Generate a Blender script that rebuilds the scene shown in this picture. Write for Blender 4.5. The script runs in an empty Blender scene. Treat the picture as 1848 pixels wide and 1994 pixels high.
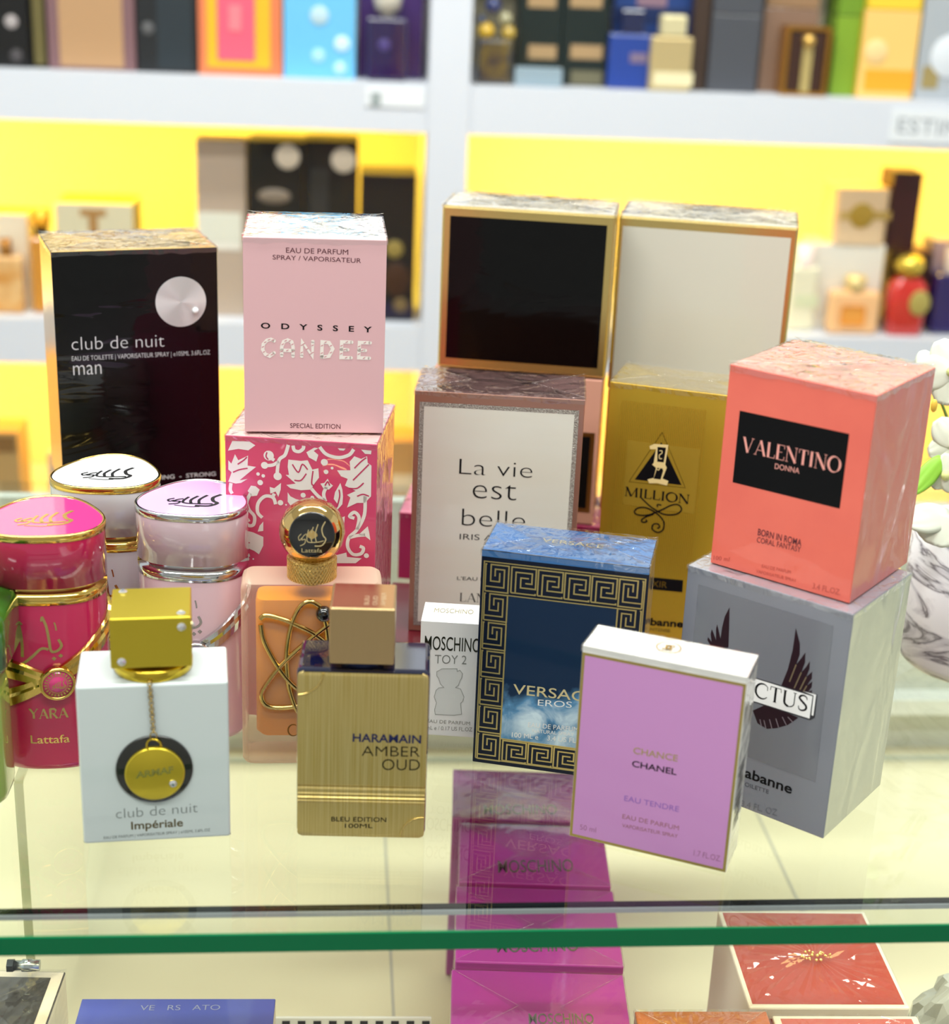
import bpy, bmesh, math, random
from mathutils import Vector, Matrix
random.seed(7)
S = 0.001                                    # the scene is measured in millimetres
SC = bpy.context.scene
COL = SC.collection
# ------------------------------------------------------------------ camera, world, lights, exposure
F, PITCH, ROLL, EYE = 3054.1, math.radians(20.4638), math.radians(2.4618), 453.79
PSI = math.radians(4.6)                      # the shop fittings stand turned by this much
cd = bpy.data.cameras.new('camera'); cam = bpy.data.objects.new('camera', cd); COL.objects.link(cam)
cd.sensor_fit = 'HORIZONTAL'; cd.sensor_width = 36; cd.lens = 36*F/1848
cd.clip_start = 0.01; cd.clip_end = 50
cam.matrix_world = (Matrix.Translation((0, 0, EYE*S)) @ Matrix.Rotation(math.pi/2-PITCH, 4, 'X')
                    @ Matrix.Rotation(ROLL, 4, 'Z'))
cd.dof.use_dof = True; cd.dof.focus_distance = 0.91; cd.dof.aperture_fstop = 6.0
SC.camera = cam
SC.view_settings.view_transform = 'Standard'; SC.view_settings.look = 'None'
SC.view_settings.gamma = 1; SC.view_settings.use_curve_mapping = False
SC.view_settings.exposure = 0.0
SC.cycles.transparent_max_bounces = 24; SC.cycles.max_bounces = 9
SC.cycles.sample_clamp_indirect = 6; SC.cycles.caustics_reflective = False; SC.cycles.caustics_refractive = False
w = bpy.data.worlds.new('shop_ambient'); SC.world = w; w.use_nodes = True
w.node_tree.nodes['Background'].inputs[0].default_value = (0.92, 0.975, 0.985, 1)
w.node_tree.nodes['Background'].inputs[1].default_value = 0.74

def R2W(X, Y, Z): c, s = math.cos(PSI), math.sin(PSI); return Vector((c*X-s*Y, s*X+c*Y, Z))
def area(name, X, Y, Z, sx, sy, power, color, tilt=0, rotz=0):
    l = bpy.data.lights.new(name, 'AREA'); l.shape = 'RECTANGLE'; l.size = sx*S; l.size_y = sy*S
    l.energy = power; l.color = color
    o = bpy.data.objects.new(name, l); COL.objects.link(o); o.location = R2W(X, Y, Z)*S
    o.rotation_euler = (tilt, 0, PSI+rotz); return o
COOL = (0.975, 1.0, 0.955)
for i, (X, Y) in enumerate([(-750, -250), (450, -250), (-700, 700), (500, 700), (-600, 1500), (600, 1500)]):
    area('ceiling_lamp', X, Y, 1690, 1150, 160, 17, COOL)
WARM = (1.0, 0.63, 0.045); AMBER = (1.0, 0.5, 0.03)
for (X0, X1, Zt) in [(-1000, 85, 195), (139, 1100, 195), (-1000, 85, -122), (139, 1100, -122)]:
    area('shelf_led_light', (X0+X1)/2, 2210, Zt-6, X1-X0-30, 24, 4.2 if Zt > 0 else 5.4, WARM if Zt > 0 else AMBER, tilt=math.radians(28))
for X in (-330, 330):
    area('cabinet_led_light', X, 706, -16, 560, 20, .34, (1.0, 0.78, 0.30), tilt=math.radians(30))

# ------------------------------------------------------------------ pixels of the photograph -> points on real planes
def ray(u, v):
    a, b = u-924, v-997; c, s = math.cos(ROLL), math.sin(ROLL)
    x, yd = (c*a+s*b)/F, (-s*a+c*b)/F
    return Vector((x, math.cos(PITCH)-yd*math.sin(PITCH), -math.sin(PITCH)-yd*math.cos(PITCH)))
EYEV = Vector((0, 0, EYE))
def atz(u, v, z=0): d = ray(u, v); return EYEV+d*((z-EYE)/d.z)
def aty(u, v, y): d = ray(u, v); return EYEV+d*(y/d.y)
def atY(u, v, Y):                                   # on the plane Y of the turned room, answered in room coordinates
    d = ray(u, v); c, s = math.cos(PSI), math.sin(PSI)
    p = EYEV+d*(Y/(-s*d.x+c*d.y)); return Vector((c*p.x+s*p.y, Y, p.z))

# ------------------------------------------------------------------ materials
def lin(h):
    h = h.lstrip('#'); r = [int(h[i:i+2], 16)/255 for i in (0, 2, 4)]
    return tuple((c/12.92 if c <= .04045 else ((c+.055)/1.055)**2.4) for c in r)+(1,)
MC = {}
def mat(color, rough=.4, metal=0, coat=0, wrink=0, wscale=18, bump=0, bscale=300, stretch=(1, 1, 1), spec=.5,
        trans=0, ior=1.45, var=None, vscale=40, emit=0, sss=0, key=None):
    k = (color, rough, metal, coat, wrink, wscale, bump, bscale, stretch, spec, trans, ior, var, vscale, emit, sss)
    if k in MC: return MC[k]
    m = bpy.data.materials.new('mat_'+color.strip('#')); m.use_nodes = True
    nt = m.node_tree; p = nt.nodes['Principled BSDF']; N = nt.nodes.new; L = nt.links.new
    p.inputs['Base Color'].default_value = lin(color); p.inputs['Roughness'].default_value = rough
    p.inputs['Metallic'].default_value = metal; p.inputs['Specular IOR Level'].default_value = spec
    p.inputs['IOR'].default_value = ior; p.inputs['Transmission Weight'].default_value = trans
    p.inputs['Coat Weight'].default_value = coat; p.inputs['Coat Roughness'].default_value = .04
    if sss:
        p.inputs['Subsurface Weight'].default_value = sss; p.inputs['Subsurface Radius'].default_value = (.004, .004, .004)
    if emit:
        p.inputs['Emission Color'].default_value = lin(color); p.inputs['Emission Strength'].default_value = emit
    tc = N('ShaderNodeTexCoord')
    def noise(scale, st=(1, 1, 1), detail=3, dist=0):
        mp = N('ShaderNodeMapping'); mp.inputs['Scale'].default_value = st; L(tc.outputs['Object'], mp.inputs[0])
        n = N('ShaderNodeTexNoise'); n.inputs['Scale'].default_value = scale; n.inputs['Detail'].default_value = detail
        n.inputs['Distortion'].default_value = dist; L(mp.outputs[0], n.inputs['Vector']); return n
    if wrink:
        n = noise(wscale, stretch, 2, 1.2); b = N('ShaderNodeBump'); b.inputs['Strength'].default_value = wrink
        b.inputs['Distance'].default_value = .004; L(n.outputs[0], b.inputs['Height']); L(b.outputs[0], p.inputs['Coat Normal'])
    if bump:
        n = noise(bscale, stretch, 4); b = N('ShaderNodeBump'); b.inputs['Strength'].default_value = bump
        b.inputs['Distance'].default_value = .001; L(n.outputs[0], b.inputs['Height']); L(b.outputs[0], p.inputs['Normal'])
    if var:
        n = noise(vscale, stretch, 4); r = N('ShaderNodeValToRGB')
        r.color_ramp.elements[0].color = lin(color); r.color_ramp.elements[1].color = lin(var)
        r.color_ramp.elements[0].position = .35; r.color_ramp.elements[1].position = .65
        L(n.outputs[0], r.inputs[0]); L(r.outputs[0], p.inputs['Base Color'])
    MC[k] = m; return m
def clear(name, tint, f0, rough, bump=0, bscale=60, gain=.96):
    """thin clear sheet: see-through, with a mirror share that grows at grazing angles"""
    m = bpy.data.materials.new(name); m.use_nodes = True; nt = m.node_tree; N = nt.nodes.new; L = nt.links.new
    nt.nodes.remove(nt.nodes['Principled BSDF']); out = nt.nodes['Material Output']
    t = N('ShaderNodeBsdfTransparent'); t.inputs[0].default_value = tint
    g = N('ShaderNodeBsdfGlossy'); g.inputs['Roughness'].default_value = rough; g.inputs[0].default_value = (1, 1, 1, 1)
    lw = N('ShaderNodeLayerWeight'); lw.inputs[0].default_value = .5
    pw = N('ShaderNodeMath'); pw.operation = 'POWER'; pw.inputs[1].default_value = 5; L(lw.outputs['Facing'], pw.inputs[0])
    ma = N('ShaderNodeMath'); ma.operation = 'MULTIPLY_ADD'; ma.inputs[1].default_value = gain; ma.inputs[2].default_value = f0
    ma.use_clamp = True; L(pw.outputs[0], ma.inputs[0])
    mx = N('ShaderNodeMixShader'); L(ma.outputs[0], mx.inputs[0]); L(t.outputs[0], mx.inputs[1]); L(g.outputs[0], mx.inputs[2])
    L(mx.outputs[0], out.inputs[0])
    if bump:
        tc = N('ShaderNodeTexCoord'); n = N('ShaderNodeTexNoise'); n.inputs['Scale'].default_value = bscale
        n.inputs['Distortion'].default_value = 1.5; L(tc.outputs['Object'], n.inputs['Vector'])
        b = N('ShaderNodeBump'); b.inputs['Strength'].default_value = bump; b.inputs['Distance'].default_value = .004
        L(n.outputs[0], b.inputs['Height']); L(b.outputs[0], g.inputs['Normal']); L(b.outputs[0], lw.inputs['Normal'])
    return m
GLASS = clear('clear_glass', (.965, .985, .97, 1), .04, 0)
PANE = clear('thin_pane', (.98, .99, .985, 1), .03, 0)
CELLO = clear('cellophane', (.97, .97, .97, 1), .10, .05, .5, 70)
CELLO_S = clear('cellophane_smooth', (.97, .97, .97, 1), .05, .03, .25, 30)
CELLO_L = clear('cellophane_flat', (.98, .97, .98, 1), .06, .02, .04, 25)
GOLD = mat('#e8c56a', .12, 1); GOLD_SAT = mat('#d2b755', .32, 1); ROSE = mat('#e6b898', .12, 1)
SILVER = mat('#d8d8da', .1, 1); BLACK = mat('#060608', .4, spec=.25); INK = mat('#0c0a0e', .45, spec=.2); WHITE = mat('#f2f2ee', .45)

# ------------------------------------------------------------------ mesh building
class MB:
    def __init__(s): s.v = []; s.f = []; s.mi = []; s.sm = []
    def add(s, vs, fs, mi=0, smooth=False):
        o = len(s.v); s.v += [tuple(x) for x in vs]
        for f in fs: s.f.append([i+o for i in f]); s.mi.append(mi); s.sm.append(smooth)
        return s
    def box(s, x0, x1, y0, y1, z0, z1, mi=0):
        """mi: one index or (front, right, back, left, top, bottom)"""
        m = [mi]*6 if isinstance(mi, int) else mi
        vs = [(x0,y0,z0),(x1,y0,z0),(x1,y1,z0),(x0,y1,z0),(x0,y0,z1),(x1,y0,z1),(x1,y1,z1),(x0,y1,z1)]
        for f, k in zip([(0,1,5,4),(1,2,6,5),(2,3,7,6),(3,0,4,7),(4,5,6,7),(3,2,1,0)], m): s.add(vs, [f], k)
        return s
    def loft(s, rings, mi=0, cap0=True, cap1=True, smooth=True):
        n = len(rings[0]); vs = [p for r in rings for p in r]; fs = []
        for i in range(len(rings)-1):
            for j in range(n): a = i*n+j; b = i*n+(j+1) % n; fs.append((a, b, b+n, a+n))
        s.add(vs, fs, mi, smooth)
        if cap0: s.add(rings[0], [tuple(range(n))[::-1]], mi)
        if cap1: s.add(rings[-1], [tuple(range(n))], mi)
        return s
    def lathe(s, prof, cx=0, cy=0, n=40, mi=0, smooth=True):
        return s.loft([[(cx+r*math.cos(2*math.pi*k/n), cy+r*math.sin(2*math.pi*k/n), z) for k in range(n)] for r, z in prof], mi, smooth=smooth)
    def tube(s, pts, r, n=10, mi=0, closed=False):
        P = [Vector(p) for p in pts]; rings = []; up = None; m = len(P)
        for i, p in enumerate(P):
            t = (P[(i+1) % m]-P[i-1]) if closed else (P[min(i+1, m-1)]-P[max(i-1, 0)])
            t.normalize()
            if up is None: up = t.orthogonal().normalized()
            up = (up-t*up.dot(t)).normalized(); b = t.cross(up)
            rr = r(i/(m-1)) if callable(r) else r
            rings.append([p+(up*math.cos(2*math.pi*k/n)+b*math.sin(2*math.pi*k/n))*rr for k in range(n)])
        if closed: rings.append(rings[0])
        return s.loft(rings, mi, not closed, not closed)
    def sphere(s, c, r, n=20, mi=0, sc=(1, 1, 1)):
        return s.loft([[(c[0]+sc[0]*r*math.sin(a)*math.cos(2*math.pi*k/n), c[1]+sc[1]*r*math.sin(a)*math.sin(2*math.pi*k/n),
                         c[2]-sc[2]*r*math.cos(a)) for k in range(n)] for a in [.02+(math.pi-.04)*i/14 for i in range(15)]], mi)
    def build(s, name, mats, parent=None, bevel=0, seg=2):
        me = bpy.data.meshes.new(name); me.from_pydata([(x*S, y*S, z*S) for x, y, z in s.v], [], s.f)
        for m in (mats if isinstance(mats, (list, tuple)) else [mats]): me.materials.append(m)
        for p, k, sm in zip(me.polygons, s.mi, s.sm): p.material_index = k; p.use_smooth = sm
        bm = bmesh.new(); bm.from_mesh(me)
        if bevel:
            bmesh.ops.remove_doubles(bm, verts=bm.verts, dist=1e-6)
            ed = [e for e in bm.edges if len(e.link_faces) == 2 and e.calc_face_angle(0) > .6]
            bmesh.ops.bevel(bm, geom=ed, offset=bevel*S, segments=seg, affect='EDGES', profile=.5)
        bm.to_mesh(me); bm.free(); me.update()
        o = bpy.data.objects.new(name, me); COL.objects.link(o)
        if parent is not None: o.parent = getattr(parent, 'o', parent)
        return o
def tag(o, label, cat, group=None, kind=None):
    o['label'] = label; o['category'] = cat
    if group: o['group'] = group
    if kind: o['kind'] = kind
    return o
class Thing:
    def __init__(s, name, label, cat, loc, yaw=0, w=0, d=0, h=0, group=None):
        s.o = bpy.data.objects.new(name, None); COL.objects.link(s.o); s.o.empty_display_size = .02
        s.o.location = Vector(loc)*S; s.o.rotation_euler = (0, 0, yaw); tag(s.o, label, cat, group)
        s.loc = Vector(loc); s.R = Matrix.Rotation(yaw, 3, 'Z'); s.w, s.d, s.h = w, d, h
    def hit(s, u, v, axis, val):                     # pixel -> local point on the plane axis = val
        o = s.R.transposed() @ (EYEV-s.loc); r = s.R.transposed() @ ray(u, v)
        return o+r*((val-o[axis])/r[axis])
    def front(s, u, v, y=0): p = s.hit(u, v, 1, y); return (p.x, p.z)
    def topp(s, u, v): p = s.hit(u, v, 2, s.h); return (p.x, p.y)
    def right(s, u, v): p = s.hit(u, v, 0, s.w/2); return (p.y, p.z)
    def map(s, face, y=0):
        if face == 'front': return lambda a, b, e: (a, y-e, b)
        if face == 'top': return lambda a, b, e: (a, b, s.h+e)
        if face == 'right': return lambda a, b, e: (s.w/2+e, a, b)
    def pix(s, face, u, v, y=0):
        return s.front(u, v, y) if face == 'front' else s.topp(u, v) if face == 'top' else s.right(u, v)
EPS = .12
def flat(T, name, polys, m, face='front', y=0, e=EPS, px=False, mp=None):
    """filled flat shapes printed on a face; polys in local (a, b) or photo pixels"""
    mb = MB(); f = mp or T.map(face, y)
    for P in polys:
        if px: P = [T.pix(face, u, v, y) for u, v in P]
        mb.add([f(a, b, e) for a, b in P], [tuple(range(len(P)))])
    o = mb.build(name, m, T)
    bm = bmesh.new(); bm.from_mesh(o.data); bmesh.ops.triangulate(bm, faces=bm.faces); bm.to_mesh(o.data); bm.free()
    return o
def catmull(P, n=8, closed=False):
    out = []; m = len(P)
    for i in range(m if closed else m-1):
        g = (lambda k: P[k % m]) if closed else (lambda k: P[max(0, min(m-1, k))])
        p0, p1, p2, p3 = g(i-1), g(i), g(i+1), g(i+2)
        for j in range(n):
            t = j/n
            out.append(tuple(.5*((2*b)+(c-a)*t+(2*a-5*b+4*c-d)*t*t+(3*b-a-3*c+d)*t**3) for a, b, c, d in zip(p0, p1, p2, p3)))
    if not closed: out.append(tuple(P[-1]))
    return out
def ribbon_quads(P, wd, closed=False):
    """2-D path -> quads; wd constant or function of 0..1"""
    n = len(P); L = []; Rr = []
    for i, p in enumerate(P):
        a = P[(i-1) % n] if closed else P[max(i-1, 0)]; b = P[(i+1) % n] if closed else P[min(i+1, n-1)]
        t1 = Vector((p[0]-a[0], p[1]-a[1])); t2 = Vector((b[0]-p[0], b[1]-p[1]))
        if t1.length < 1e-9: t1 = t2
        if t2.length < 1e-9: t2 = t1
        if t1.length < 1e-9: continue
        t1.normalize(); t2.normalize(); t = t1+t2
        if t.length < 1e-6: t = t1
        t.normalize(); k = 1/max(.5, abs(t.dot(t1)))
        h = (wd(i/(n-1)) if callable(wd) else wd)/2*k; nx, ny = -t.y*h, t.x*h
        L.append((p[0]+nx, p[1]+ny)); Rr.append((p[0]-nx, p[1]-ny))
    q = [[L[i], L[i+1], Rr[i+1], Rr[i]] for i in range(len(L)-1)]
    if closed: q.append([L[-1], L[0], Rr[0], Rr[-1]])
    return q
def strokes(T, name, paths, m, wd, face='front', y=0, e=EPS, px=False, smooth=0, closed=False, mp=None):
    polys = []
    for k, P in enumerate(paths):
        ww = wd
        if isinstance(P, tuple) and len(P) == 2 and isinstance(P[0], list): P, ww = P
        if px: P = [T.pix(face, u, v, y) for u, v in P]
        if smooth: P = catmull(P, smooth, closed)
        polys += ribbon_quads(P, ww, closed)
    return flat(T, name, polys, m, face, y, e, False, mp)
def disc(cx, cy, r, n=32, ry=None): return [(cx+r*math.cos(2*math.pi*k/n), cy+(ry or r)*math.sin(2*math.pi*k/n)) for k in range(n)]
TXT = {}
def text_mesh(s, bold):
    k = (s, bold)
    if k not in TXT:
        c = bpy.data.curves.new('t', 'FONT'); c.body = s; c.size = 1; c.offset = bold; c.resolution_u = 4; c.fill_mode = 'FRONT'
        o = bpy.data.objects.new('t', c); COL.objects.link(o); dg = bpy.context.evaluated_depsgraph_get()
        me = bpy.data.meshes.new_from_object(o.evaluated_get(dg))
        TXT[k] = ([tuple(v.co[:2]) for v in me.vertices], [tuple(p.vertices) for p in me.polygons])
        bpy.data.objects.remove(o); bpy.data.curves.remove(c); bpy.data.meshes.remove(me)
    return TXT[k]
def text(T, s, pL, pR, pT, m, face='front', bold=0, y=0, e=EPS, px=True, mp=None, shear=0, name='lettering'):
    """pL, pR: baseline ends; pT: a point at cap height above pL"""
    vs, fs = text_mesh(s, bold)
    if px: pL, pR, pT = (T.pix(face, p[0], p[1], y) for p in (pL, pR, pT))
    x0, x1 = min(v[0] for v in vs), max(v[0] for v in vs); top = max(v[1] for v in vs)
    f = mp or T.map(face, y); mb = MB(); hh = pT[1]-pL[1]; out = []
    for vx, vy in vs:
        t = (vx-x0)/(x1-x0)
        out.append(f(pL[0]+(pR[0]-pL[0])*t+shear*vy*hh, pL[1]+(pR[1]-pL[1])*t+vy/top*hh, e))
    mb.add(out, fs); return mb.build(name, m, T)
# a small serif alphabet: (path, thick?) in a unit box, then serifs
def arc(cx, cy, rx, ry, a0, a1, n=14): return [(cx+rx*math.cos(math.radians(a0+(a1-a0)*i/n)), cy+ry*math.sin(math.radians(a0+(a1-a0)*i/n))) for i in range(n+1)]
SER = {
 'V': (.78, [([(.1,1),(.4,0)],1),([(.68,1),(.4,0)],0)], [(.1,1),(.68,1)]),
 'A': (.78, [([(.4,1),(.1,0)],0),([(.4,1),(.7,0)],1),([(.2,.33),(.6,.33)],0)], [(.1,0),(.7,0)]),
 'L': (.58, [([(.14,0),(.14,1)],1),([(.14,.02),(.54,.02),(.56,.25)],0)], [(.14,1)]),
 'E': (.6, [([(.14,0),(.14,1)],1),([(.14,.02),(.55,.02),(.57,.25)],0),([(.14,.98),(.53,.98),(.55,.76)],0),([(.14,.52),(.42,.52)],0)], []),
 'N': (.8, [([(.12,0),(.12,1)],0),([(.12,1),(.68,0)],1),([(.68,0),(.68,1)],0)], [(.12,0),(.1,1),(.68,1)]),
 'T': (.66, [([(.33,0),(.33,1)],1),([(.04,.74),(.06,.98),(.6,.98),(.62,.74)],0)], [(.33,0)]),
 'I': (.32, [([(.16,0),(.16,1)],1)], [(.16,0),(.16,1)]),
 'O': (.86, [(arc(.43,.5,.36,.5,60,300),2),(arc(.43,.5,.36,.5,-60,60),2)], []),
 'M': (.98, [([(.12,0),(.14,1)],0),([(.14,1),(.48,0)],1),([(.48,0),(.82,1)],0),([(.82,1),(.85,0)],1)], [(.12,0),(.85,0),(.12,1),(.84,1)]),
 'C': (.78, [(arc(.43,.5,.36,.5,45,320),2),([(.69,.85),(.69,.62)],0)], []),
 'U': (.8, [([(.14,1),(.14,.32)]+arc(.4,.3,.26,.29,180,360)[1:]+[(.66,1)],3)], [(.14,1),(.66,1)]),
 'S': (.56, [(catmull([(.48,.76),(.44,.92),(.28,1),(.12,.9),(.1,.74),(.28,.55),(.46,.36),(.46,.14),(.28,0),(.12,.06),(.08,.26)],5),2)], []),
 'Y': (.74, [([(.08,1),(.37,.48)],1),([(.66,1),(.37,.48)],0),([(.37,.5),(.37,0)],1)], [(.37,0),(.08,1),(.66,1)]),
 'R': (.74, [([(.14,0),(.14,1)],1),([(.14,.97),(.4,.97)]+arc(.4,.74,.18,.23,90,-90)[1:]+[(.14,.51)],3),([(.36,.5),(.66,0)],1)], [(.14,0),(.66,0)]),
 ' ': (.3, [], [])}
def serif(T, s, pL, pR, pT, m, face='front', y=0, thick=.13, thin=.035, gap=.02, px=True, e=EPS, mp=None):
    if px: pL, pR, pT = (T.pix(face, p[0], p[1], y) for p in (pL, pR, pT))
    W = sum(SER[c][0]+gap for c in s)-gap; sx = (pR[0]-pL[0])/W; sz = pT[1]-pL[1]; x = 0; polys = []
    def tr(P, x): return [(pL[0]+(a+x)*sx, pL[1]+(pR[1]-pL[1])*(a+x)/W+b*sz) for a, b in P]
    for c in s:
        adv, ps, sf = SER[c]
        for P, k in ps:
            if k == 2: n = len(P)-1; wd = lambda t: sz*(thin+(thick-thin)*abs(math.sin(math.pi*t)))
            elif k == 3: wd = lambda t: sz*(thick if t < .45 else thin+.02)
            else: wd = sz*(thick if k else thin)
            polys += ribbon_quads(tr(P, x), wd)
        for a, b in sf: polys += ribbon_quads(tr([(a-.09, b+(.015 if b < .5 else -.015)), (a+.09, b+(.015 if b < .5 else -.015))], x), sz*thin)
        x += adv+gap
    return flat(T, 'lettering', polys, m, face, y, e, False, mp)

# ------------------------------------------------------------------ cartons
def carton(T, mats, idx, bevel=.5):
    return MB().box(-T.w/2, T.w/2, 0, T.d, 0, T.h, idx).build('carton', mats, T, bevel)
def wrap(T, amp=.7, seed=1, lift=.5, over=.5, drop=3.5, m=None, folds=True):
    """crinkled cellophane folded over the top of a carton"""
    rnd = random.Random(seed); mb = MB(); w, d, h = T.w/2+over, T.d, T.h; nx, ny = 26, 12
    cr = [(rnd.uniform(0, math.pi), rnd.uniform(.05, .22), rnd.uniform(0, 9)) for _ in range(7)]
    def z(x, y):
        s_ = sum(abs(((x*math.cos(a)+y*math.sin(a))*f+p) % 2-1) for a, f, p in cr)/len(cr)
        edge = min(1, min(w-abs(x), y+over, d+over-y)/5)
        return h+lift+amp*(s_-.35)*2*max(0, edge)+amp*rnd.uniform(0, .35)*max(0, edge)
    vs = []
    for j in range(ny+1):
        for i in range(nx+1):
            x = -w+2*w*i/nx; y = -over+(d+2*over)*j/ny; vs.append((x, y, max(h+.15, z(x, y))))
    mb.add(vs, [(j*(nx+1)+i, j*(nx+1)+i+1, (j+1)*(nx+1)+i+1, (j+1)*(nx+1)+i) for j in range(ny) for i in range(nx)], 0)
    # the hems that hang over the four edges
    for (ax, ay, bx, by) in [(-w, -over, w, -over), (w, -over, w, d+over), (-w, d+over, -w, -over)]:
        n = 14; P = [(ax+(bx-ax)*k/n, ay+(by-ay)*k/n) for k in range(n+1)]
        lo = [drop*rnd.uniform(.6, 1.1) for _ in P]
        mb.add([(x, y, h+.2) for x, y in P]+[(x, y, h-l) for (x, y), l in zip(P, lo)], [(k, k+1, n+2+k, n+1+k) for k in range(n)], 0)
    if folds:                                            # envelope folds of the ends
        e = h+lift+amp*1.3; m1 = d*.5
        for P in ([(-w, 0, e-.3), (w, 0, e-.3), (w-d*.62, m1*1.1, e), (-w+d*.62, m1*1.1, e)],
                  [(-w, d, e-.2), (w, d, e-.2), (w-d*.6, m1*.85, e+.15), (-w+d*.6, m1*.85, e+.15)]):
            mb.add(P, [(0, 1, 2, 3)], 0)
        for P in ([(-w, 0, e+.1), (-w+d*.62, m1, e+.25)], [(w, 0, e+.1), (w-d*.62, m1, e+.25)], [(-w, d, e+.1), (-w+d*.6, m1, e+.25)], [(w, d, e+.1), (w-d*.6, m1, e+.25)]):
            mb.tube([P[0], [(a+b)/2 for a, b in zip(*P)], P[1]], .22, 5)
    return mb.build('cellophane_wrap', m or CELLO, T)
def rrect(x0, x1, z0, z1, r, n=5):
    out = []
    for cx, cz, a in [(x1-r, z1-r, 0), (x0+r, z1-r, 90), (x0+r, z0+r, 180), (x1-r, z0+r, 270)]:
        out += [(cx+r*math.cos(math.radians(a+90*k/n)), cz+r*math.sin(math.radians(a+90*k/n))) for k in range(n+1)]
    return out
def frame(x0, x1, z0, z1, t):
    return [[(x0, z0), (x1, z0), (x1, z0+t), (x0, z0+t)], [(x0, z1-t), (x1, z1-t), (x1, z1), (x0, z1)],
            [(x0, z0+t), (x0+t, z0+t), (x0+t, z1-t), (x0, z1-t)], [(x1-t, z0+t), (x1, z0+t), (x1, z1-t), (x1-t, z1-t)]]
def rect(x0, x1, z0, z1): return [(x0, z0), (x1, z0), (x1, z1), (x0, z1)]
def T2(mp, a, b, e): return mp(a, b, e)

# ================================================================== the room
def rbox(mb, X0, X1, Y0, Y1, Z0, Z1, mi=0):
    o = len(mb.v); mb.box(X0, X1, Y0, Y1, Z0, Z1, mi)
    for i in range(o, len(mb.v)): mb.v[i] = tuple(R2W(*mb.v[i]))
    return mb
def setting(name, m, *b):
    o = rbox(MB(), *b).build(name, m); o['kind'] = 'structure'; return o
setting('floor', mat('#a09e9a', .35, var='#aaa8a4', vscale=3), -2600, 2600, -1800, 2700, -1040, -1000)
setting('ceiling', mat('#e6e6e4', .7), -2600, 2600, -1800, 2700, 1720, 1760)
setting('wall_back', mat('#dcdcdc', .7), -2600, 2600, 2560, 2600, -1000, 1720)
setting('wall_front', mat('#b4b3b1', .7), -2600, 2600, -1800, -1760, -1000, 1720)

# ------------------------------------------------------------------ glass display counter
CT = Thing('display_counter', 'glass topped display counter with green edge and cream inside holding the perfumes', 'counter', (-634*math.sin(math.radians(5.4)), 634*math.cos(math.radians(5.4)), -1000))
def cpart(name, m, b, parent=None, bevel=0):
    mb = MB(); mb.box(*[x-y for x, y in zip(b, (0, 0, 634, 634, -1000, -1000))])
    o = mb.build(name, m, parent or CT, bevel); return o
CT.o.rotation_euler = (0, 0, math.radians(5.4))
EDGE = mat('#066a40', .2, spec=.25)
CREAM = mat('#e0d7b4', .55); PALE = mat('#d3d6cc', .5)
top = MB().box(-1300, 1300, 1.5, 640, 990, 1000).build('glass_top', GLASS, CT)
ge = MB().box(-1300, 1300, 0, 1.5, 990, 1000).build('glass_edge', EDGE, CT); ge['label'] = 'green polished front edge of the glass'
cpart('front_pane', PANE, (-1300, 1300, 669.5, 672.5, -900, -14))
pe = cpart('pane_edge', mat('#070a0a', .5, spec=.1), (-1300, 1300, 669.3, 672.7, -13.5, -10.3)); pe['label'] = 'dark edge of the front pane under the glass top'
cpart('edge_trim', mat('#b9bec2', .25, .6), (-1300, 1300, 668, 669.3, -14, -11.5))
cpart('back_panel', PALE, (-1300, 1300, 1262, 1275, -640, -10.3))
led = cpart('back_ledge', mat('#eef1ee', .35), (-1300, 1300, 1240, 1262, -205, -190))
cpart('lower_shelf', CREAM, (-1300, 1300, 690, 1262, -262, -250))
cpart('base_panel', mat('#d9d6cc', .5), (-1300, 1300, 680, 690, -1000, -640))
cpart('base_floor', CREAM, (-1300, 1300, 690, 1262, -640, -630))
for X in (-1300, 1285): cpart('end_panel', PALE, (X, X+15, 680, 1262, -990, -10.3))
sm = mat('#b6b2a2', .6)
for X in (42, 362): cpart('shelf_seam', sm, (X, X+2.2, 692, 1238, -250, -249.6))
for X in (215, 470): cpart('panel_joint', mat('#c9cbc2', .5), (X, X+14, 1257, 1262, -250, -10.5))
cpart('shelf_back_trim', mat('#c3cabb', .4), (-1300, 1300, 1236, 1239, -250, -246))
dv = MB().box(-181, -177, 169, 600, 742, 985).build('acrylic_divider', PANE, CT)
MB().box(-181.6, -176.4, 167.5, 169, 742, 985).box(-181.6, -176.4, 169, 600, 985, 986.5).build('divider_edge', clear('acrylic_edge', (.80, .82, .72, 1), .22, .15), dv)

# ------------------------------------------------------------------ wall shelving behind
SH = Thing('wall_shelving', 'white shop shelving with yellow lit compartments behind the counter', 'shelves', R2W(0, 2093, -1000), PSI)
LAQ = mat('#d5d9e2', .4); LAQB = mat('#efe3c0', .6)
def spart(name, m, X0, X1, Y0, Y1, Z0, Z1, bevel=0): return MB().box(X0, X1, Y0-2093, Y1-2093, Z0+1000, Z1+1000).build(name, m, SH, bevel)
for Z1 in (582, 260, -62, -384, -706): 
    spart('shelf', LAQ, -1200, 84.8, 2093, 2436, Z1-62, Z1); spart('shelf', LAQ, 138.7, 1300, 2093, 2436, Z1-62, Z1)
spart('upright', LAQ, 85, 138.5, 2090, 2436, -1000, 950)
for X in (-1200, 1270): spart('upright', LAQ, X-30, X, 2093, 2436, -1000, 950)
spart('back_panel', LAQB, -1200, 1300, 2436, 2448, -1000, 950)
LED = mat('#ffd860', .5, emit=2.5)
for Z1 in (198, -124):
    for X0, X1 in ((-1180, 80), (145, 1250)): spart('led_strip', LED, X0, X1, 2428, 2435, Z1-9, Z1-1)

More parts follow.
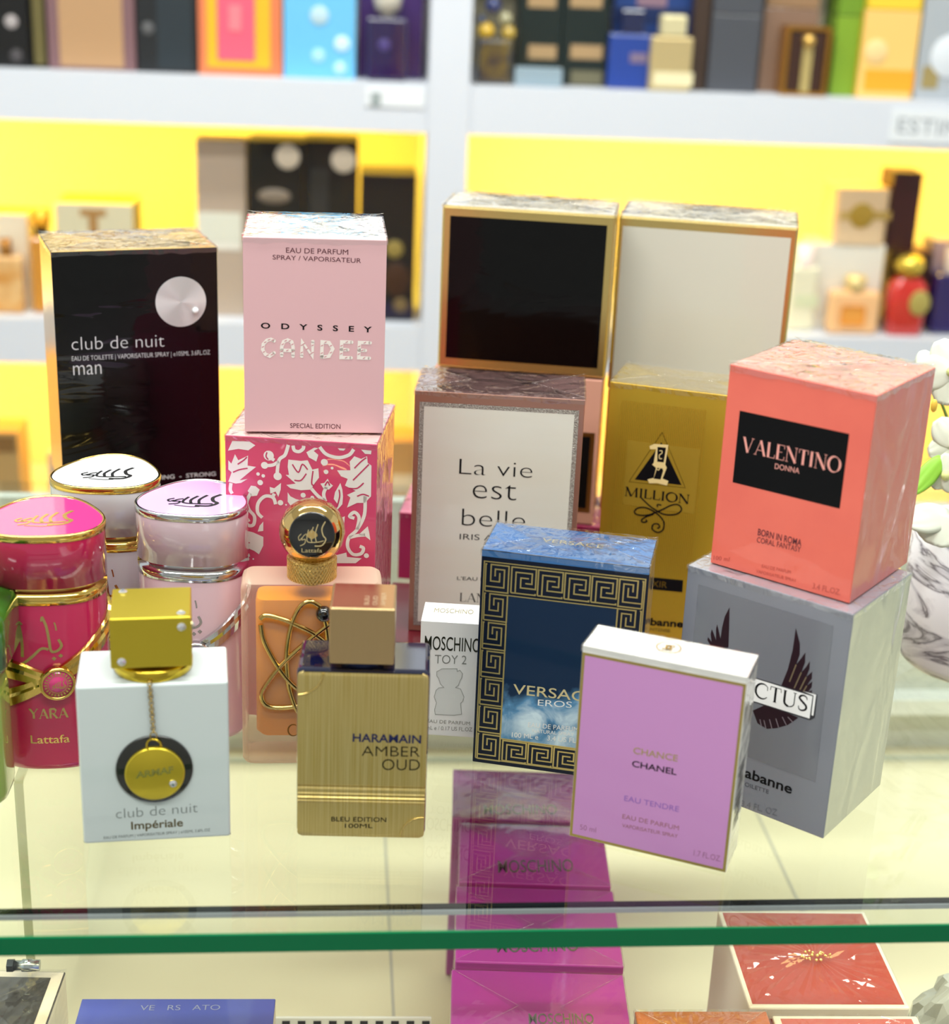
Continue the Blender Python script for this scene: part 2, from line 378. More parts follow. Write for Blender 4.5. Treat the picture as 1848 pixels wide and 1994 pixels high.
# ================================================================== cartons on the glass
Z0 = .2
def rad(a): return math.radians(a)
# --- black carton, front right-leaning, gold top
hb = Thing('stand_box', 'plain black carton under the tall black one, hidden behind the round caps', 'box', (-221.6, 989, Z0), rad(21.8), 100, 58, 92.4)
carton(hb, [BLACK], 0)
B = Thing('perfume_box', 'black perfume carton with a round silver disc and shiny gold top', 'perfume box', (-221.6, 985, 93.1), rad(21.8), 104.4, 64.2, 160.2)
bk = mat('#040506', .25, spec=.15, coat=.45, wrink=.35, wscale=16, stretch=(.5, 1, 2.2)); gf = mat('#ecc978', .22, .55, bump=.25, bscale=60)
carton(B, [bk, gf, mat('#caa56a', .18, 1, bump=.3, bscale=40)], (0, 0, 0, 2, 1, 0))
wrap(B, .9, 3)
c0 = B.front(352, 587.5); r0 = abs(B.front(401, 587)[0]-c0[0])
n = 72
dm = MB().add([(c0[0], -.9, c0[1])]+[(c0[0]+r0*math.cos(2*math.pi*k/n), -.7, c0[1]+r0*math.sin(2*math.pi*k/n)) for k in range(n)]+
              [(c0[0]+r0*math.cos(2*math.pi*k/n), 0, c0[1]+r0*math.sin(2*math.pi*k/n)) for k in range(n)],
              [(0, k+1, (k+1) % n+1) for k in range(n)]+[(k+1, k+1+n, (k+1) % n+1+n, (k+1) % n+1) for k in range(n)])
def radial_metal():
    m = bpy.data.materials.new('spun_metal'); m.use_nodes = True; nt = m.node_tree; p = nt.nodes['Principled BSDF']
    p.inputs['Base Color'].default_value = lin('#d6dadb'); p.inputs['Metallic'].default_value = .55; p.inputs['Roughness'].default_value = .42
    p.inputs['Anisotropic'].default_value = .9
    tg = nt.nodes.new('ShaderNodeTangent'); tg.direction_type = 'RADIAL'; tg.axis = 'Y'; nt.links.new(tg.outputs[0], p.inputs['Tangent']); return m
MD = dm.build('metal_disc', radial_metal(), B); 
MD.data.transform(Matrix.Translation((-c0[0]*S, 0, -c0[1]*S))); MD.location = (c0[0]*S, 0, c0[1]*S); MD['label'] = 'round brushed silver disc'
p1 = B.front(380, 604); MB().sphere((p1[0], -1.3, p1[1]), 2.1).build('rhinestone', mat('#f4f4f8', .05, 0, 1), MD).matrix_parent_inverse = Matrix.Translation((-c0[0]*S, 0, -c0[1]*S))
SI = mat('#d6d8dc', .35)
text(B, 'club de nuit', (140, 682), (320, 675), (140, 657), SI, bold=-.018)
text(B, 'EAU DE TOILETTE | VAPORISATEUR SPRAY | e105ML 3.6FL.OZ', (140, 703), (409, 690), (140, 694), SI, bold=-.012)
text(B, 'man', (143, 731), (198, 728), (143, 712), SI, bold=-.012)
text(B, 'LONG LASTING  -  STRONG', (235, 939), (420, 926), (235, 931), SI, bold=.01)

# --- pink floral carton and the pale pink one on it
FL = Thing('perfume_box', 'deep pink perfume carton with white flowers and curls under the pale pink carton', 'perfume box', (-100, 845, Z0), rad(-3.5), 87.3, 80.1, 177.3)
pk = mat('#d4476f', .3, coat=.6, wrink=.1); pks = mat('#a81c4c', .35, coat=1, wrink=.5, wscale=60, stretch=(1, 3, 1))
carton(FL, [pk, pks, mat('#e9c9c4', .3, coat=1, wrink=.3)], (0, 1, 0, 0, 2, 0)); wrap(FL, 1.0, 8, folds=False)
def cx8(P): return [(420+a/3.85, 800+b/3.85) for a, b in P]
PL = mat('#ece4dc', .45)
leaves = [
 [(92,298),(125,225),(255,230),(298,258),(245,296),(170,285)],
 [(95,370),(118,395),(145,325),(170,370),(243,335),(240,410),(303,420),(240,470),(180,520),(240,510),(190,540),(150,545),(95,530),(120,460),(95,440)],
 [(545,365),(640,375),(690,370),(725,440),(770,430),(775,500),(730,560),(720,590),(640,595),(560,580),(530,555),(600,545),(525,480),(550,480),(540,420)],
 [(910,445),(1010,445),(1005,380),(1040,340),(1090,360),(1135,340),(1140,390),(1168,410),(1165,640),(1120,690),(1060,690),(985,725),(1010,650),(985,630),(1050,600),(970,560),(990,510),(940,490)],
 [(935,540),(950,590),(955,640),(950,700),(905,750),(915,700),(885,660),(895,610)],
 [(540,610),(560,640),(600,660),(635,670),(600,690),(560,708),(540,680)],
 [(200,870),(240,900),(280,910),(358,945),(357,1010),(325,1075),(290,1050),(200,1010),(260,990),(205,950)],
 [(315,905),(330,860),(357,830),(357,900)],
 [(890,1085),(980,1062),(985,1095),(1095,1105),(1050,1142),(895,1142)],
 [(240,600),(265,560),(300,565),(330,590),(310,635),(270,640)],
 [(785,545),(815,540),(840,508),(855,540),(880,560),(850,590),(810,585)],
 [(405,570),(440,580),(490,540),(488,590),(470,645),(450,605),(410,620)],
 [(1070,930),(1140,865),(1150,905),(1160,970),(1120,940)],
 [(915,280),(975,283),(960,298),(930,295)], [(1090,290),(1168,298),(1165,325),(1120,322)],
 [(680,310),(740,275),(770,280),(735,300),(770,330),(755,380),(720,360),(700,350)],
 [(190,690),(235,705),(225,735),(195,725)], [(945,800),(968,790),(965,840),(945,850)]]
flat(FL, 'printed_flowers', [cx8(P) for P in leaves], PL, px=True)
curls = [[(545,255),(520,330),(475,370),(460,480)], [(475,380),(430,405),(380,410)], [(440,370),(400,345)], [(580,260),(590,295),(625,305),(655,285),(660,262)],
 [(780,270),(830,325),(920,350),(1000,330),(1035,288)], [(260,620),(235,680),(250,740),(290,790),(285,850),(250,860),(232,830),(255,815)],
 [(450,700),(430,650),(370,640),(320,690),(315,760),(350,800)], [(830,570),(810,620),(820,670)], [(715,580),(770,640),(830,680)],
 [(1120,640),(1115,780),(1060,890),(1000,950),(990,1020),(1030,1075),(1090,1070),(1108,1030),(1080,1015)], [(1060,890),(1075,800),(1040,760),(1005,790),(1040,805)],
 [(1000,950),(1060,935),(1120,930)], [(115,540),(110,590),(125,620)], [(210,1110),(240,1085),(255,1080)], [(430,640),(440,620)]]
strokes(FL, 'printed_curls', [cx8(P) for P in curls], PL, 2.0, px=True, smooth=6)
dots = [(398,335,40),(367,408,28),(465,490,32),(815,385,27),(828,457,18),(873,429,11),(318,473,14),(357,487,14),(334,537,22),(656,632,20),(486,688,22),(528,704,7),(725,650,15),(232,1108,22),(282,1110,7),(1130,1085,20)]
for a, b, r in dots: flat(FL, 'printed_berry', [disc(*FL.front(420+a/3.85, 800+b/3.85), r/3.85*.285)], PL, e=.14)
strokes(FL, 'printed_veins', [cx8(P) for P in [[(575,400),(620,460),(650,400),(690,440)],[(590,520),(640,520),(680,470)],[(730,450),(720,540),(735,560)],[(1040,430),(1090,380),(1130,350)],[(1030,520),(1080,470),(1150,400)],[(1000,580),(1060,580),(1110,540)],[(1060,640),(1105,625),(1150,640)],[(165,400),(210,370),(235,345)],[(130,460),(180,440),(240,430)],[(385,310),(378,340),(395,365)],[(925,590),(930,640),(910,720)],[(820,560),(840,530),(855,560)]]], mat('#c23a62', .4), .8, px=True, smooth=5, e=.2)
for i, (a, b) in enumerate([(20, 150), (45, 120), (25, 70), (55, 60), (30, 30), (60, 140)]):
    flat(FL, 'side_flower', [disc(a, b, 7, 5), disc(a+8, b+4, 4, 5), disc(a-6, b+8, 4, 6)], mat('#c9718c', .35), face='right')
CA = Thing('perfume_box', 'pale pink perfume carton with candy cane lettering on top of the floral carton', 'perfume box', (-93.6, 855.3, 178.9), rad(6), 78.7, 72.9, 111.4)
carton(CA, [mat('#e2b4b8', .4, coat=.5, wrink=.08), mat('#f4f2f0', .3), mat('#d8a8ac', .4)], (0, 2, 0, 2, 1, 0)); wrap(CA, 1.0, 5)
DK = mat('#5a2430', .5)
text(CA, 'EAU DE PARFUM', (557, 492), (678, 496), (557, 482), DK); text(CA, 'SPRAY / VAPORISATEUR', (531, 505), (703, 512), (531, 496), DK)
text(CA, 'O   D   Y   S   S   E   Y', (508, 639), (724, 647), (508, 628), INK, bold=.02); text(CA, 'SPECIAL EDITION', (565, 833), (663, 835), (565, 824), DK)
cane = [[(451+55,665),(500+35,661),(520,658),(509,676),(520,694),(537,693)], ]
def cg(P): return [(420+a/3.85, 400+b/3.85) for a, b in P]
letters = [[(438,1015),(415,1003),(385,1010),(357,1040),(352,1080),(372,1115),(405,1130),(438,1105)],
 [(495,1125),(495,1060),(510,1020),(540,1008),(570,1022),(580,1060),(580,1130)], [(495,1085),(580,1088)],
 [(645,1130),(648,1018),(725,1132),(728,1020)], [(795,1135),(798,1022),(850,1028),(878,1075),(850,1130),(795,1137)],
 [(1020,1025),(945,1022),(940,1140),(1015,1142)], [(943,1080),(990,1082)], [(1158,1030),(1078,1027),(1072,1142),(1152,1145)], [(1075,1085),(1122,1087)]]
CW = mat('#f6ece4', .35)
strokes(CA, 'candy_letters', [cg(P) for P in letters], CW, 1.95, px=True)
flat(CA, 'candy_letter_ends', [disc(*CA.front(420+P[k][0]/3.85, 400+P[k][1]/3.85), 1.0, 14) for P in letters for k in (0, -1)], CW)
bits = []
for P in letters:
    Q = [CA.front(*q) for q in cg(P)]
    for a, b in zip(Q, Q[1:]):
        L_ = math.dist(a, b); k = max(1, int(L_/3.4))
        for i in range(k):
            t = (i+.5)/k; x, z = a[0]+(b[0]-a[0])*t, a[1]+(b[1]-a[1])*t
            bits.append([(x-.8, z-.6), (x+.5, z-.1), (x+.8, z+.6), (x-.5, z+.1)])
flat(CA, 'candy_stripes', bits, mat('#d79aa0', .4), e=.2)

# --- stack of black-fronted, peach and magenta cartons
MG = Thing('perfume_box', 'magenta perfume carton at the bottom of the stack under the black-fronted carton', 'perfume box', (19, 1062, Z0), rad(-5), 148, 66, 52)
carton(MG, [mat('#a3124f', .3, coat=.6), mat('#18090f', .35), mat('#d9708c', .3)], (0, 0, 0, 1, 2, 0)); wrap(MG, .6, 9, folds=False)
PE = Thing('perfume_box', 'peach perfume carton with a gold-framed black panel between magenta and black-fronted cartons', 'perfume box', (26, 1064, 53.4), rad(-6.7), 119, 60, 107.4)
carton(PE, [mat('#dba08c', .4), mat('#c58a6c', .3, .6)], (0, 1, 0, 1, 0, 0))
flat(PE, 'black_panel', [rect(-44, 54, 12, 66)], BLACK); flat(PE, 'gold_border', frame(-47, 57, 9, 69, 3), mat('#b58a4a', .3, 1))
BG = Thing('perfume_box', 'square black-fronted perfume carton with a gold frame atop the stack', 'perfume box', (28, 1065, 162.1), rad(-6.7), 118.1, 58.2, 113.3)
carton(BG, [mat('#dcc47c', .25, .9), mat('#e6decf', .25, 0, coat=1, wrink=.4)], (0, 0, 0, 0, 1, 0), 1.6); wrap(BG, 1.3, 11, drop=1.5)
flat(BG, 'black_panel', [rect(-53.5, 53.5, 7, 106.5)], mat('#030304', .12, spec=.15, coat=.3, wrink=.25, wscale=14, stretch=(.6, 1, 2)))
GS = Thing('perfume_box', 'gold mirrored carton under the cream-fronted one, mostly hidden', 'perfume box', (152.5, 1086, Z0), rad(-9.7), 121, 66, 143.9)
carton(GS, [mat('#e0b060', .08, 1), mat('#f0d9a0', .3)], (0, 0, 0, 0, 1, 0))
WB = Thing('perfume_box', 'large cream-fronted perfume carton with a thin gold frame beside the black-fronted one', 'perfume box', (152.5, 1085, 144.5), rad(-9.7), 123, 69.3, 125)
carton(WB, [mat('#dcc47c', .25, .9), mat('#f2ead8', .3, coat=1, wrink=.4)], (0, 0, 0, 0, 1, 0), 1.6); wrap(WB, 1.1, 13, drop=1.5)
flat(WB, 'cream_panel', [rect(-58.5, 57, 3, 118)], mat('#d9d5c6', .3, coat=.8, wrink=.25, wscale=12))

# --- white-fronted carton with a glitter edge, standing on a low dark red box
RB = Thing('gift_box', 'low dark red box under the white-fronted carton with rose edges', 'box', (4, 908, Z0), rad(-2.7), 128, 100, 21.6)
carton(RB, [mat('#5e1220', .35, coat=.4)], 0, .8)
LV = Thing('perfume_box', 'white-fronted perfume carton with silver glitter border and rose brown sides', 'perfume box', (12.5, 929, 22), rad(-2.7), 105.1, 54.9, 162.3)
ros = mat('#a97a68', .25, .35, coat=.6)
carton(LV, [ros, mat('#8b6a68', .25, .3, coat=1, wrink=.2)], (0, 0, 0, 0, 1, 0)); wrap(LV, .8, 17)
flat(LV, 'glitter_border', frame(-49.3, 49.3, 4, 155.5, 2.8), mat('#b9b6ae', .3, .8, bump=1, bscale=1500, var='#8d8a82', vscale=900))
flat(LV, 'white_panel', [rect(-46.5, 46.5, 6.8, 152.7)], mat('#e6e9de', .45, coat=.4, wrink=.1, var='#e2e0cf', vscale=10, stretch=(.4, 1, 2)), e=.1)
text(LV, 'La vie', (894, 923), (1036, 931), (894, 893), INK, bold=-.018, e=.2); text(LV, 'est', (920, 970), (1005, 975), (920, 940), INK, bold=-.018, e=.2)
text(LV, 'belle', (899, 1023), (1022, 1030), (899, 990), INK, bold=-.018, e=.2); text(LV, 'IRIS ABSOLU', (895, 1050), (1040, 1056), (895, 1039), INK, bold=-.006, e=.2)
text(LV, "L'EAU DE PARFUM", (890, 1129), (1020, 1134), (890, 1122), INK, e=.2); serif(LV, 'LANC', (894, 1171), (965, 1174), (894, 1154), INK, e=.2)

# --- gold carton
ML = Thing('perfume_box', 'tall gold foil perfume carton with a black triangle and numeral emblem', 'perfume box', (126.3, 955, Z0), rad(-16.1), 90.3, 51.2, 185.1)
gm = mat('#e8bd3c', .25, .65, bump=.05, bscale=40); 
carton(ML, [gm, mat('#e3c877', .25, .8, coat=1, wrink=.3)], (0, 0, 0, 0, 1, 0)); wrap(ML, .7, 21)
P1 = lambda a, b: (1100+a/3.3225, 700+b/3.3225)
xa, za = ML.front(*P1(368, 262)); xb, zb = ML.front(*P1(922, 325))
flat(ML, 'ribbed_panel', [rect(xa+k*(xb-xa)/46, xa+(k+.55)*(xb-xa)/46, 24, za) for k in range(46)], mat('#c79f2e', .35, .5), e=.1)
flat(ML, 'shiny_band', [rect(xa+6, xb-2, 104, 148)], mat('#eec446', .24, .64, bump=.12, bscale=60), e=.16)
flat(ML, 'black_triangle', [[P1(625, 535), P1(755, 812), P1(452, 776)]], INK, px=True, e=.2)
strokes(ML, 'thin_triangle', [[P1(630, 470), P1(780, 830), P1(415, 790), P1(630, 470)]], mat('#6b5310', .4, .6), .35, px=True, e=.2)
CRM = mat('#efd99a', .35)
one = [(548,560),(580,545),(670,552),(650,680),(660,700),(632,770),(670,785),(660,815),(600,800),(545,800),(535,775),(575,765),(590,700),(565,680),(575,668),(590,580),(552,580)]
flat(ML, 'numeral', [[P1(*q) for q in one]], CRM, px=True, e=.26)
flat(ML, 'numeral_fill', [[P1(*q) for q in [(600,565),(655,570),(640,665),(598,660)]], [P1(*q) for q in [(598,700),(640,705),(620,775),(575,770)]]], INK, px=True, e=.32)
strokes(ML, 'numeral_curl', [[P1(*q) for q in [(612,590),(628,590),(628,605),(612,618),(614,640),(630,640)]], [P1(*q) for q in [(585,690),(605,715),(625,690),(640,720)]]], CRM, .55, px=True, smooth=5, e=.38)
serif(ML, 'MILLION', P1(385, 880), P1(805, 935), P1(390, 822), INK, e=.26, thick=.2, thin=.07)
strokes(ML, 'flourish', [[P1(*q) for q in L] for L in [[(495,895),(560,955),(640,1000),(720,1000),(755,970),(735,940),(690,942),(620,975),(540,1005),(475,1005),(450,985),(475,960),(530,960),(600,1000),(640,1050),(635,1100),(600,1118),(565,1095),(575,1065),(605,1065),(612,1085),(598,1092)], [(600,955),(600,938),(625,942)], [(575,1000),(520,1020),(495,1040),(505,1052),(530,1048),(525,1035)]]], INK, .95, px=True, smooth=7, e=.26)
flat(ML, 'name_strip', [[P1(480, 1400), P1(765, 1428), P1(760, 1505), P1(475, 1477)]], INK, px=True, e=.26)
text(ML, 'ELIXIR', P1(490, 1460), P1(660, 1478), P1(490, 1420), mat('#8a6c22', .4, .7), e=.34)
text(ML, 'rabanne', P1(480, 1712), P1(765, 1733), P1(480, 1665), INK, bold=.03, e=.26); text(ML, 'PARFUM INTENSE', P1(400, 1742), P1(680, 1765), P1(400, 1722), mat('#5a4614', .5), e=.26)

# --- grey carton and the coral one on it
IN = Thing('perfume_box', 'large silver grey perfume carton with dark wings under the coral carton', 'perfume box', (156.5, 763.1, Z0), rad(-36.5), 97.1, 75.3, 132.7)
gy = mat('#9497a2', .32, .35, coat=.5, wrink=.1); gys = mat('#a3a69f', .28, .35, coat=1, wrink=.7, wscale=26, stretch=(1, 1, .5))
carton(IN, [gy, gys, mat('#b9bac6', .25, .3, coat=1, wrink=.2)], (0, 1, 0, 0, 2, 0), .6); wrap(IN, .3, 23, lift=.3, folds=False)
P2 = lambda a, b: (1320+a/3.216, 1060+b/3.216)
flat(IN, 'window_panel', [[P2(130, 250), P2(975, 510), P2(862, 1490), P2(40, 1180)]], mat('#878a94', .25, .35, coat=.8), px=True, e=.1)
WING = mat('#2c1420', .3, .3)
wr = [(740,522),(765,620),(764,690),(742,752),(775,710),(800,676),(797,740),(775,800),(805,765),(828,730),(825,780),(805,830),(842,796),(840,840),(808,885),(843,857),(838,895),(815,925),(842,912),(835,950),(700,1000),(650,880),(690,780),(720,660)]
wl = [(325,393),(322,520),(318,640),(258,720),(186,600),(190,580),(212,610),(206,560),(214,530),(240,600),(240,530),(247,500),(268,590),(278,520),(295,450)]
wb = [(470,1040),(560,1000),(700,1060),(755,1085),(690,1130),(620,1150),(560,1155),(500,1120)]
for W_ in (wr, wl, wb): flat(IN, 'wing_print', [[P2(*q) for q in W_]], WING, px=True, e=.18)
strokes(IN, 'wing_lines', [[P2(*a), P2(*b)] for a, b in [((540,1100),(552,1150)),((575,1095),(590,1152)),((615,1090),(632,1145)),((655,1080),(680,1130)),((690,1080),(720,1112)),((515,1095),(525,1140))]], mat('#8d7f88', .4), .5, px=True, e=.24)
strokes(IN, 'feather_lines', [[P2(*a), P2(*b)] for a, b in [((742,752),(700,860)),((775,800),(730,900)),((805,830),(765,910)),((808,885),(785,925))]], mat('#7a6a52', .4), .7, px=True, e=.24)
fr = mat('#ffffff', .4)
flat(IN, 'name_plate_shadow', [[P2(770, 918), P2(875, 940), P2(858, 1085), P2(830, 1100), P2(470, 985), P2(470, 830)]], mat('#33343a', .4), px=True, e=.26)
flat(IN, 'name_plate', [[P2(430, 822), P2(845, 950), P2(826, 1090), P2(420, 962)], [P2(785, 918), P2(868, 940), P2(850, 1072), P2(838, 1068), P2(852, 945)]], fr, px=True, e=.34)
serif(IN, 'INVICTUS', P2(217, 874), P2(812, 1048), P2(217, 780), INK, thick=.14, thin=.04, e=.42)
text(IN, 'rabanne', P2(382, 1442), P2(712, 1562), P2(382, 1380), INK, bold=.018, e=.2); text(IN, 'EAU DE TOILETTE', P2(250, 1455), P2(568, 1562), P2(250, 1430), mat('#5b5d66', .4), e=.2)
text(IN, '100ML 3.4 FL. OZ', P2(250, 1600), P2(620, 1700), P2(250, 1560), mat('#7c7e88', .4), e=.2)
VA = Thing('perfume_box', 'coral perfume carton with a black label on top of the silver grey carton', 'perfume box', (162.8, 770.8, 133.5), rad(-36.4), 81.9, 75.2, 111.9)
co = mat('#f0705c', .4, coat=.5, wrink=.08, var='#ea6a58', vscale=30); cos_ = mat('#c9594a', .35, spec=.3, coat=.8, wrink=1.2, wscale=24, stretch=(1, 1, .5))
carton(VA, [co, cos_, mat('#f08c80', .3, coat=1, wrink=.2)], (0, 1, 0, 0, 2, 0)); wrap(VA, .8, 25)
P3 = lambda a, b: (1360+a/3.5615, 640+b/3.5615)
flat(VA, 'black_label', [[P3(288, 568), P3(1047, 730), P3(980, 1248), P3(238, 1064)]], mat('#060608', .4, spec=.2), px=True)
PKT = mat('#f0a498', .4)
serif(VA, 'VALENTINO', P3(300, 850), P3(985, 1004), P3(303, 745), PKT, thick=.16, thin=.035, e=.24)
text(VA, 'DONNA', P3(530, 970), P3(700, 1005), P3(533, 932), PKT, e=.24); text(VA, 'BORN IN ROMA', P3(412, 1430), P3(713, 1508), P3(414, 1384), DK, bold=.004, e=.2)
text(VA, 'CORAL FANTASY', P3(405, 1480), P3(708, 1550), P3(406, 1442), DK, bold=-.004, e=.2)
FT = mat('#c4564a', .4)
text(VA, '100 ml', P3(105, 1600), P3(215, 1612), P3(105, 1572), FT, e=.2); text(VA, '3.4 FL.OZ.', P3(790, 1800), P3(985, 1848), P3(790, 1760), FT, e=.2)
text(VA, 'EAU DE PARFUM', P3(440, 1655), P3(640, 1700), P3(440, 1632), FT, e=.2); text(VA, 'VAPORISATEUR SPRAY', P3(400, 1690), P3(680, 1758), P3(400, 1668), FT, e=.2)

# --- blue carton with a key pattern
VE = Thing('perfume_box', 'dark blue perfume carton with gold key pattern border and sky print', 'perfume box', (50.5, 793.2, Z0), rad(-10.6), 92.7, 43.8, 132.8)
def sky_print():
    m = bpy.data.materials.new('sky_print'); m.use_nodes = True; nt = m.node_tree; N = nt.nodes.new; L = nt.links.new; p = nt.nodes['Principled BSDF']
    p.inputs['Roughness'].default_value = .35; p.inputs['Specular IOR Level'].default_value = .2; p.inputs['Coat Weight'].default_value = .3
    tc = N('ShaderNodeTexCoord'); n = N('ShaderNodeTexNoise'); n.inputs['Scale'].default_value = 52; n.inputs['Detail'].default_value = 6; n.inputs['Distortion'].default_value = .6
    L(tc.outputs['Object'], n.inputs['Vector'])
    se = N('ShaderNodeSeparateXYZ'); L(tc.outputs['Object'], se.inputs[0])
    # the printed clouds lie in the lower half, thickest low on the right
    mr = N('ShaderNodeMapRange'); mr.inputs[1].default_value = .072; mr.inputs[2].default_value = .035; L(se.outputs['Z'], mr.inputs[0])
    mx = N('ShaderNodeMapRange'); mx.inputs[1].default_value = -.04; mx.inputs[2].default_value = .01; mx.inputs[3].default_value = .7; mx.inputs[4].default_value = 1; L(se.outputs['X'], mx.inputs[0])
    mu = N('ShaderNodeMath'); mu.operation = 'MULTIPLY'; L(mr.outputs[0], mu.inputs[0]); L(mx.outputs[0], mu.inputs[1])
    m2 = N('ShaderNodeMath'); m2.operation = 'MULTIPLY'; L(mu.outputs[0], m2.inputs[0]); L(n.outputs[0], m2.inputs[1])
    r = N('ShaderNodeValToRGB'); r.color_ramp.elements[0].position = .24; r.color_ramp.elements[0].color = lin('#0b2745'); r.color_ramp.elements[1].position = .54; r.color_ramp.elements[1].color = lin('#d6ecf6')
    e = r.color_ramp.elements.new(.39); e.color = lin('#5a8fb8'); L(m2.outputs[0], r.inputs[0]); L(r.outputs[0], p.inputs['Base Color']); return m
nav = mat('#081329', .35, spec=.2, coat=.3, wrink=.06); blu = mat('#2f6fb0', .3, coat=1, wrink=.25)
carton(VE, [nav, mat('#1c4f8e', .3, coat=1, wrink=.4), blu], (0, 1, 0, 0, 2, 0)); wrap(VE, .8, 27)
flat(VE, 'lid_band', [rect(-46.2, 46.2, 128.8, 132.4)], blu, e=.1)
xi, zi = VE.w/2-15.6, 107
flat(VE, 'sky_panel', [rect(-xi, xi, 17.5, zi)], sky_print(), e=.1)
KG = mat('#c9b678', .3, .8)
strokes(VE, 'inner_line', [[(-xi, 17.5), (xi, 17.5), (xi, zi), (-xi, zi), (-xi, 17.5)]], KG, .7, e=.16)
strokes(VE, 'outer_line', [[(-44.6, 3), (44.6, 3), (44.6, 126), (-44.6, 126), (-44.6, 3)]], KG, .7, e=.16)
unitA = [(0, 0), (0, 7), (7, 7), (7, 1.6), (2.7, 1.6), (2.7, 4.3), (5, 4.3)]
unitB = [(1.25, 0), (1.25, 5.7), (5.9, 5.7), (5.9, 2.9), (4.0, 2.9)]
unitC = [(-1.2, 0), (8.1, 0)]
ks = []
def key(x, z, ux, uz, vx, vz, s, sl):
    for P in (unitA, unitB, [(0, 0), (7, 0), (7, .4)]): ks.append([(x+a*ux*sl+b*vx*s, z+a*uz*sl+b*vz*s) for a, b in P])
kw = 13.2/7
for k in range(7): key(-43.6, 108.4-k*17.6, 0, 1, 1, 0, 1.85, 2.3); key(43.6, 108.4-k*17.6, 0, 1, -1, 0, 1.85, 2.3)
for k in range(4): key(-29+k*14.9, 109, 1, 0, 0, 1, 2.2, 1.95); key(-29+k*14.9, 3.6, 1, 0, 0, 1, 1.85, 1.95)
strokes(VE, 'key_pattern', ks, KG, .85, e=.18)
P4 = lambda a, b: (800+a/3.56, 1000+b/3.56)
GT = mat('#e9d9a6', .3, .5)
text(VE, 'VERSACE', P4(708, 1248), P4(1275, 1310), P4(712, 1180), GT, bold=.004, e=.2); text(VE, 'EROS', P4(880, 1330), P4(1115, 1346), P4(884, 1288), WHITE, bold=-.004, e=.2)
text(VE, 'EAU DE PARFUM', P4(812, 1478), P4(1160, 1512), P4(814, 1446), WHITE, e=.2); text(VE, 'NATURAL SPRAY', P4(842, 1516), P4(1130, 1543), P4(844, 1492), WHITE, e=.2)
text(VE, '100 ML e    3.4 US FL.OZ.', P4(700, 1548), P4(1240, 1598), P4(704, 1515), WHITE, e=.2); text(VE, 'VERSACE', P4(905, 195), P4(1330, 245), P4(925, 172), GT, face='top', e=.2)

# --- lilac carton
CH = Thing('perfume_box', 'lilac-fronted perfume carton with white top and thin gold edges, nearest to the camera', 'perfume box', (98, 712, Z0), rad(-20), 85.1, 28, 112.8)
carton(CH, [mat('#f3f1ea', .35, coat=.6, wrink=.15), mat('#eceae2', .3, coat=1, wrink=.7, wscale=40)], (0, 1, 0, 0, 0, 0)); wrap(CH, .3, 29, lift=.3, folds=False)
flat(CH, 'gold_border', [rect(-42.3, 42.3, .4, 108.8)], mat('#b9a25c', .35, .7), e=.08)
flat(CH, 'lilac_panel', [rect(-40.8, 40.8, 2, 107.2)], mat('#cf92cc', .42, coat=.35, wrink=.12), e=.14)
P5 = lambda a, b: (1080+a/3.693, 1180+b/3.693)
text(CH, 'CHANCE', P5(565, 1058), P5(885, 1118), P5(567, 1012), mat('#cdb07c', .3, .6), bold=.01, e=.22); text(CH, 'CHANEL', P5(556, 1152), P5(876, 1215), P5(558, 1108), INK, bold=.014, e=.22)
text(CH, 'EAU TENDRE', P5(500, 1398), P5(893, 1480), P5(502, 1360), mat('#9a6cc0', .45), e=.22); text(CH, 'EAU DE PARFUM', P5(487, 1526), P5(893, 1612), P5(489, 1494), mat('#a8707c', .45), e=.22)
text(CH, 'VAPORISATEUR SPRAY', P5(485, 1588), P5(885, 1668), P5(487, 1562), mat('#a8707c', .45), e=.22); text(CH, '50 ml', P5(182, 1605), P5(297, 1628), P5(184, 1568), mat('#a0688a', .45), bold=-.01, e=.22)
text(CH, '1.7 FL.OZ.', P5(1000, 1792), P5(1195, 1838), P5(1003, 1752), mat('#a0688a', .45), bold=-.01, e=.22)
ex, ey = CH.topp(*P5(820, 305)); EM = mat('#8a6a1e', .5, spec=.1)
strokes(CH, 'emblem_ring', [disc(ex, ey, 6.2, 40)], EM, .5, face='top', e=.75, closed=True)
strokes(CH, 'emblem', [[(ex+1.3+2.5*math.cos(math.radians(a)), ey+2.5*math.sin(math.radians(a))) for a in range(48, 314, 14)], [(ex-1.3+2.5*math.cos(math.radians(a)), ey+2.5*math.sin(math.radians(a))) for a in range(-132, 134, 14)]], EM, .95, face='top', e=.8)
flat(CH, 'barcode', [rect(6, 20, 22+k*1.55, 22+k*1.55+random.choice((.4, .7, 1.0))) for k in range(24)], INK, face='right', e=.15)

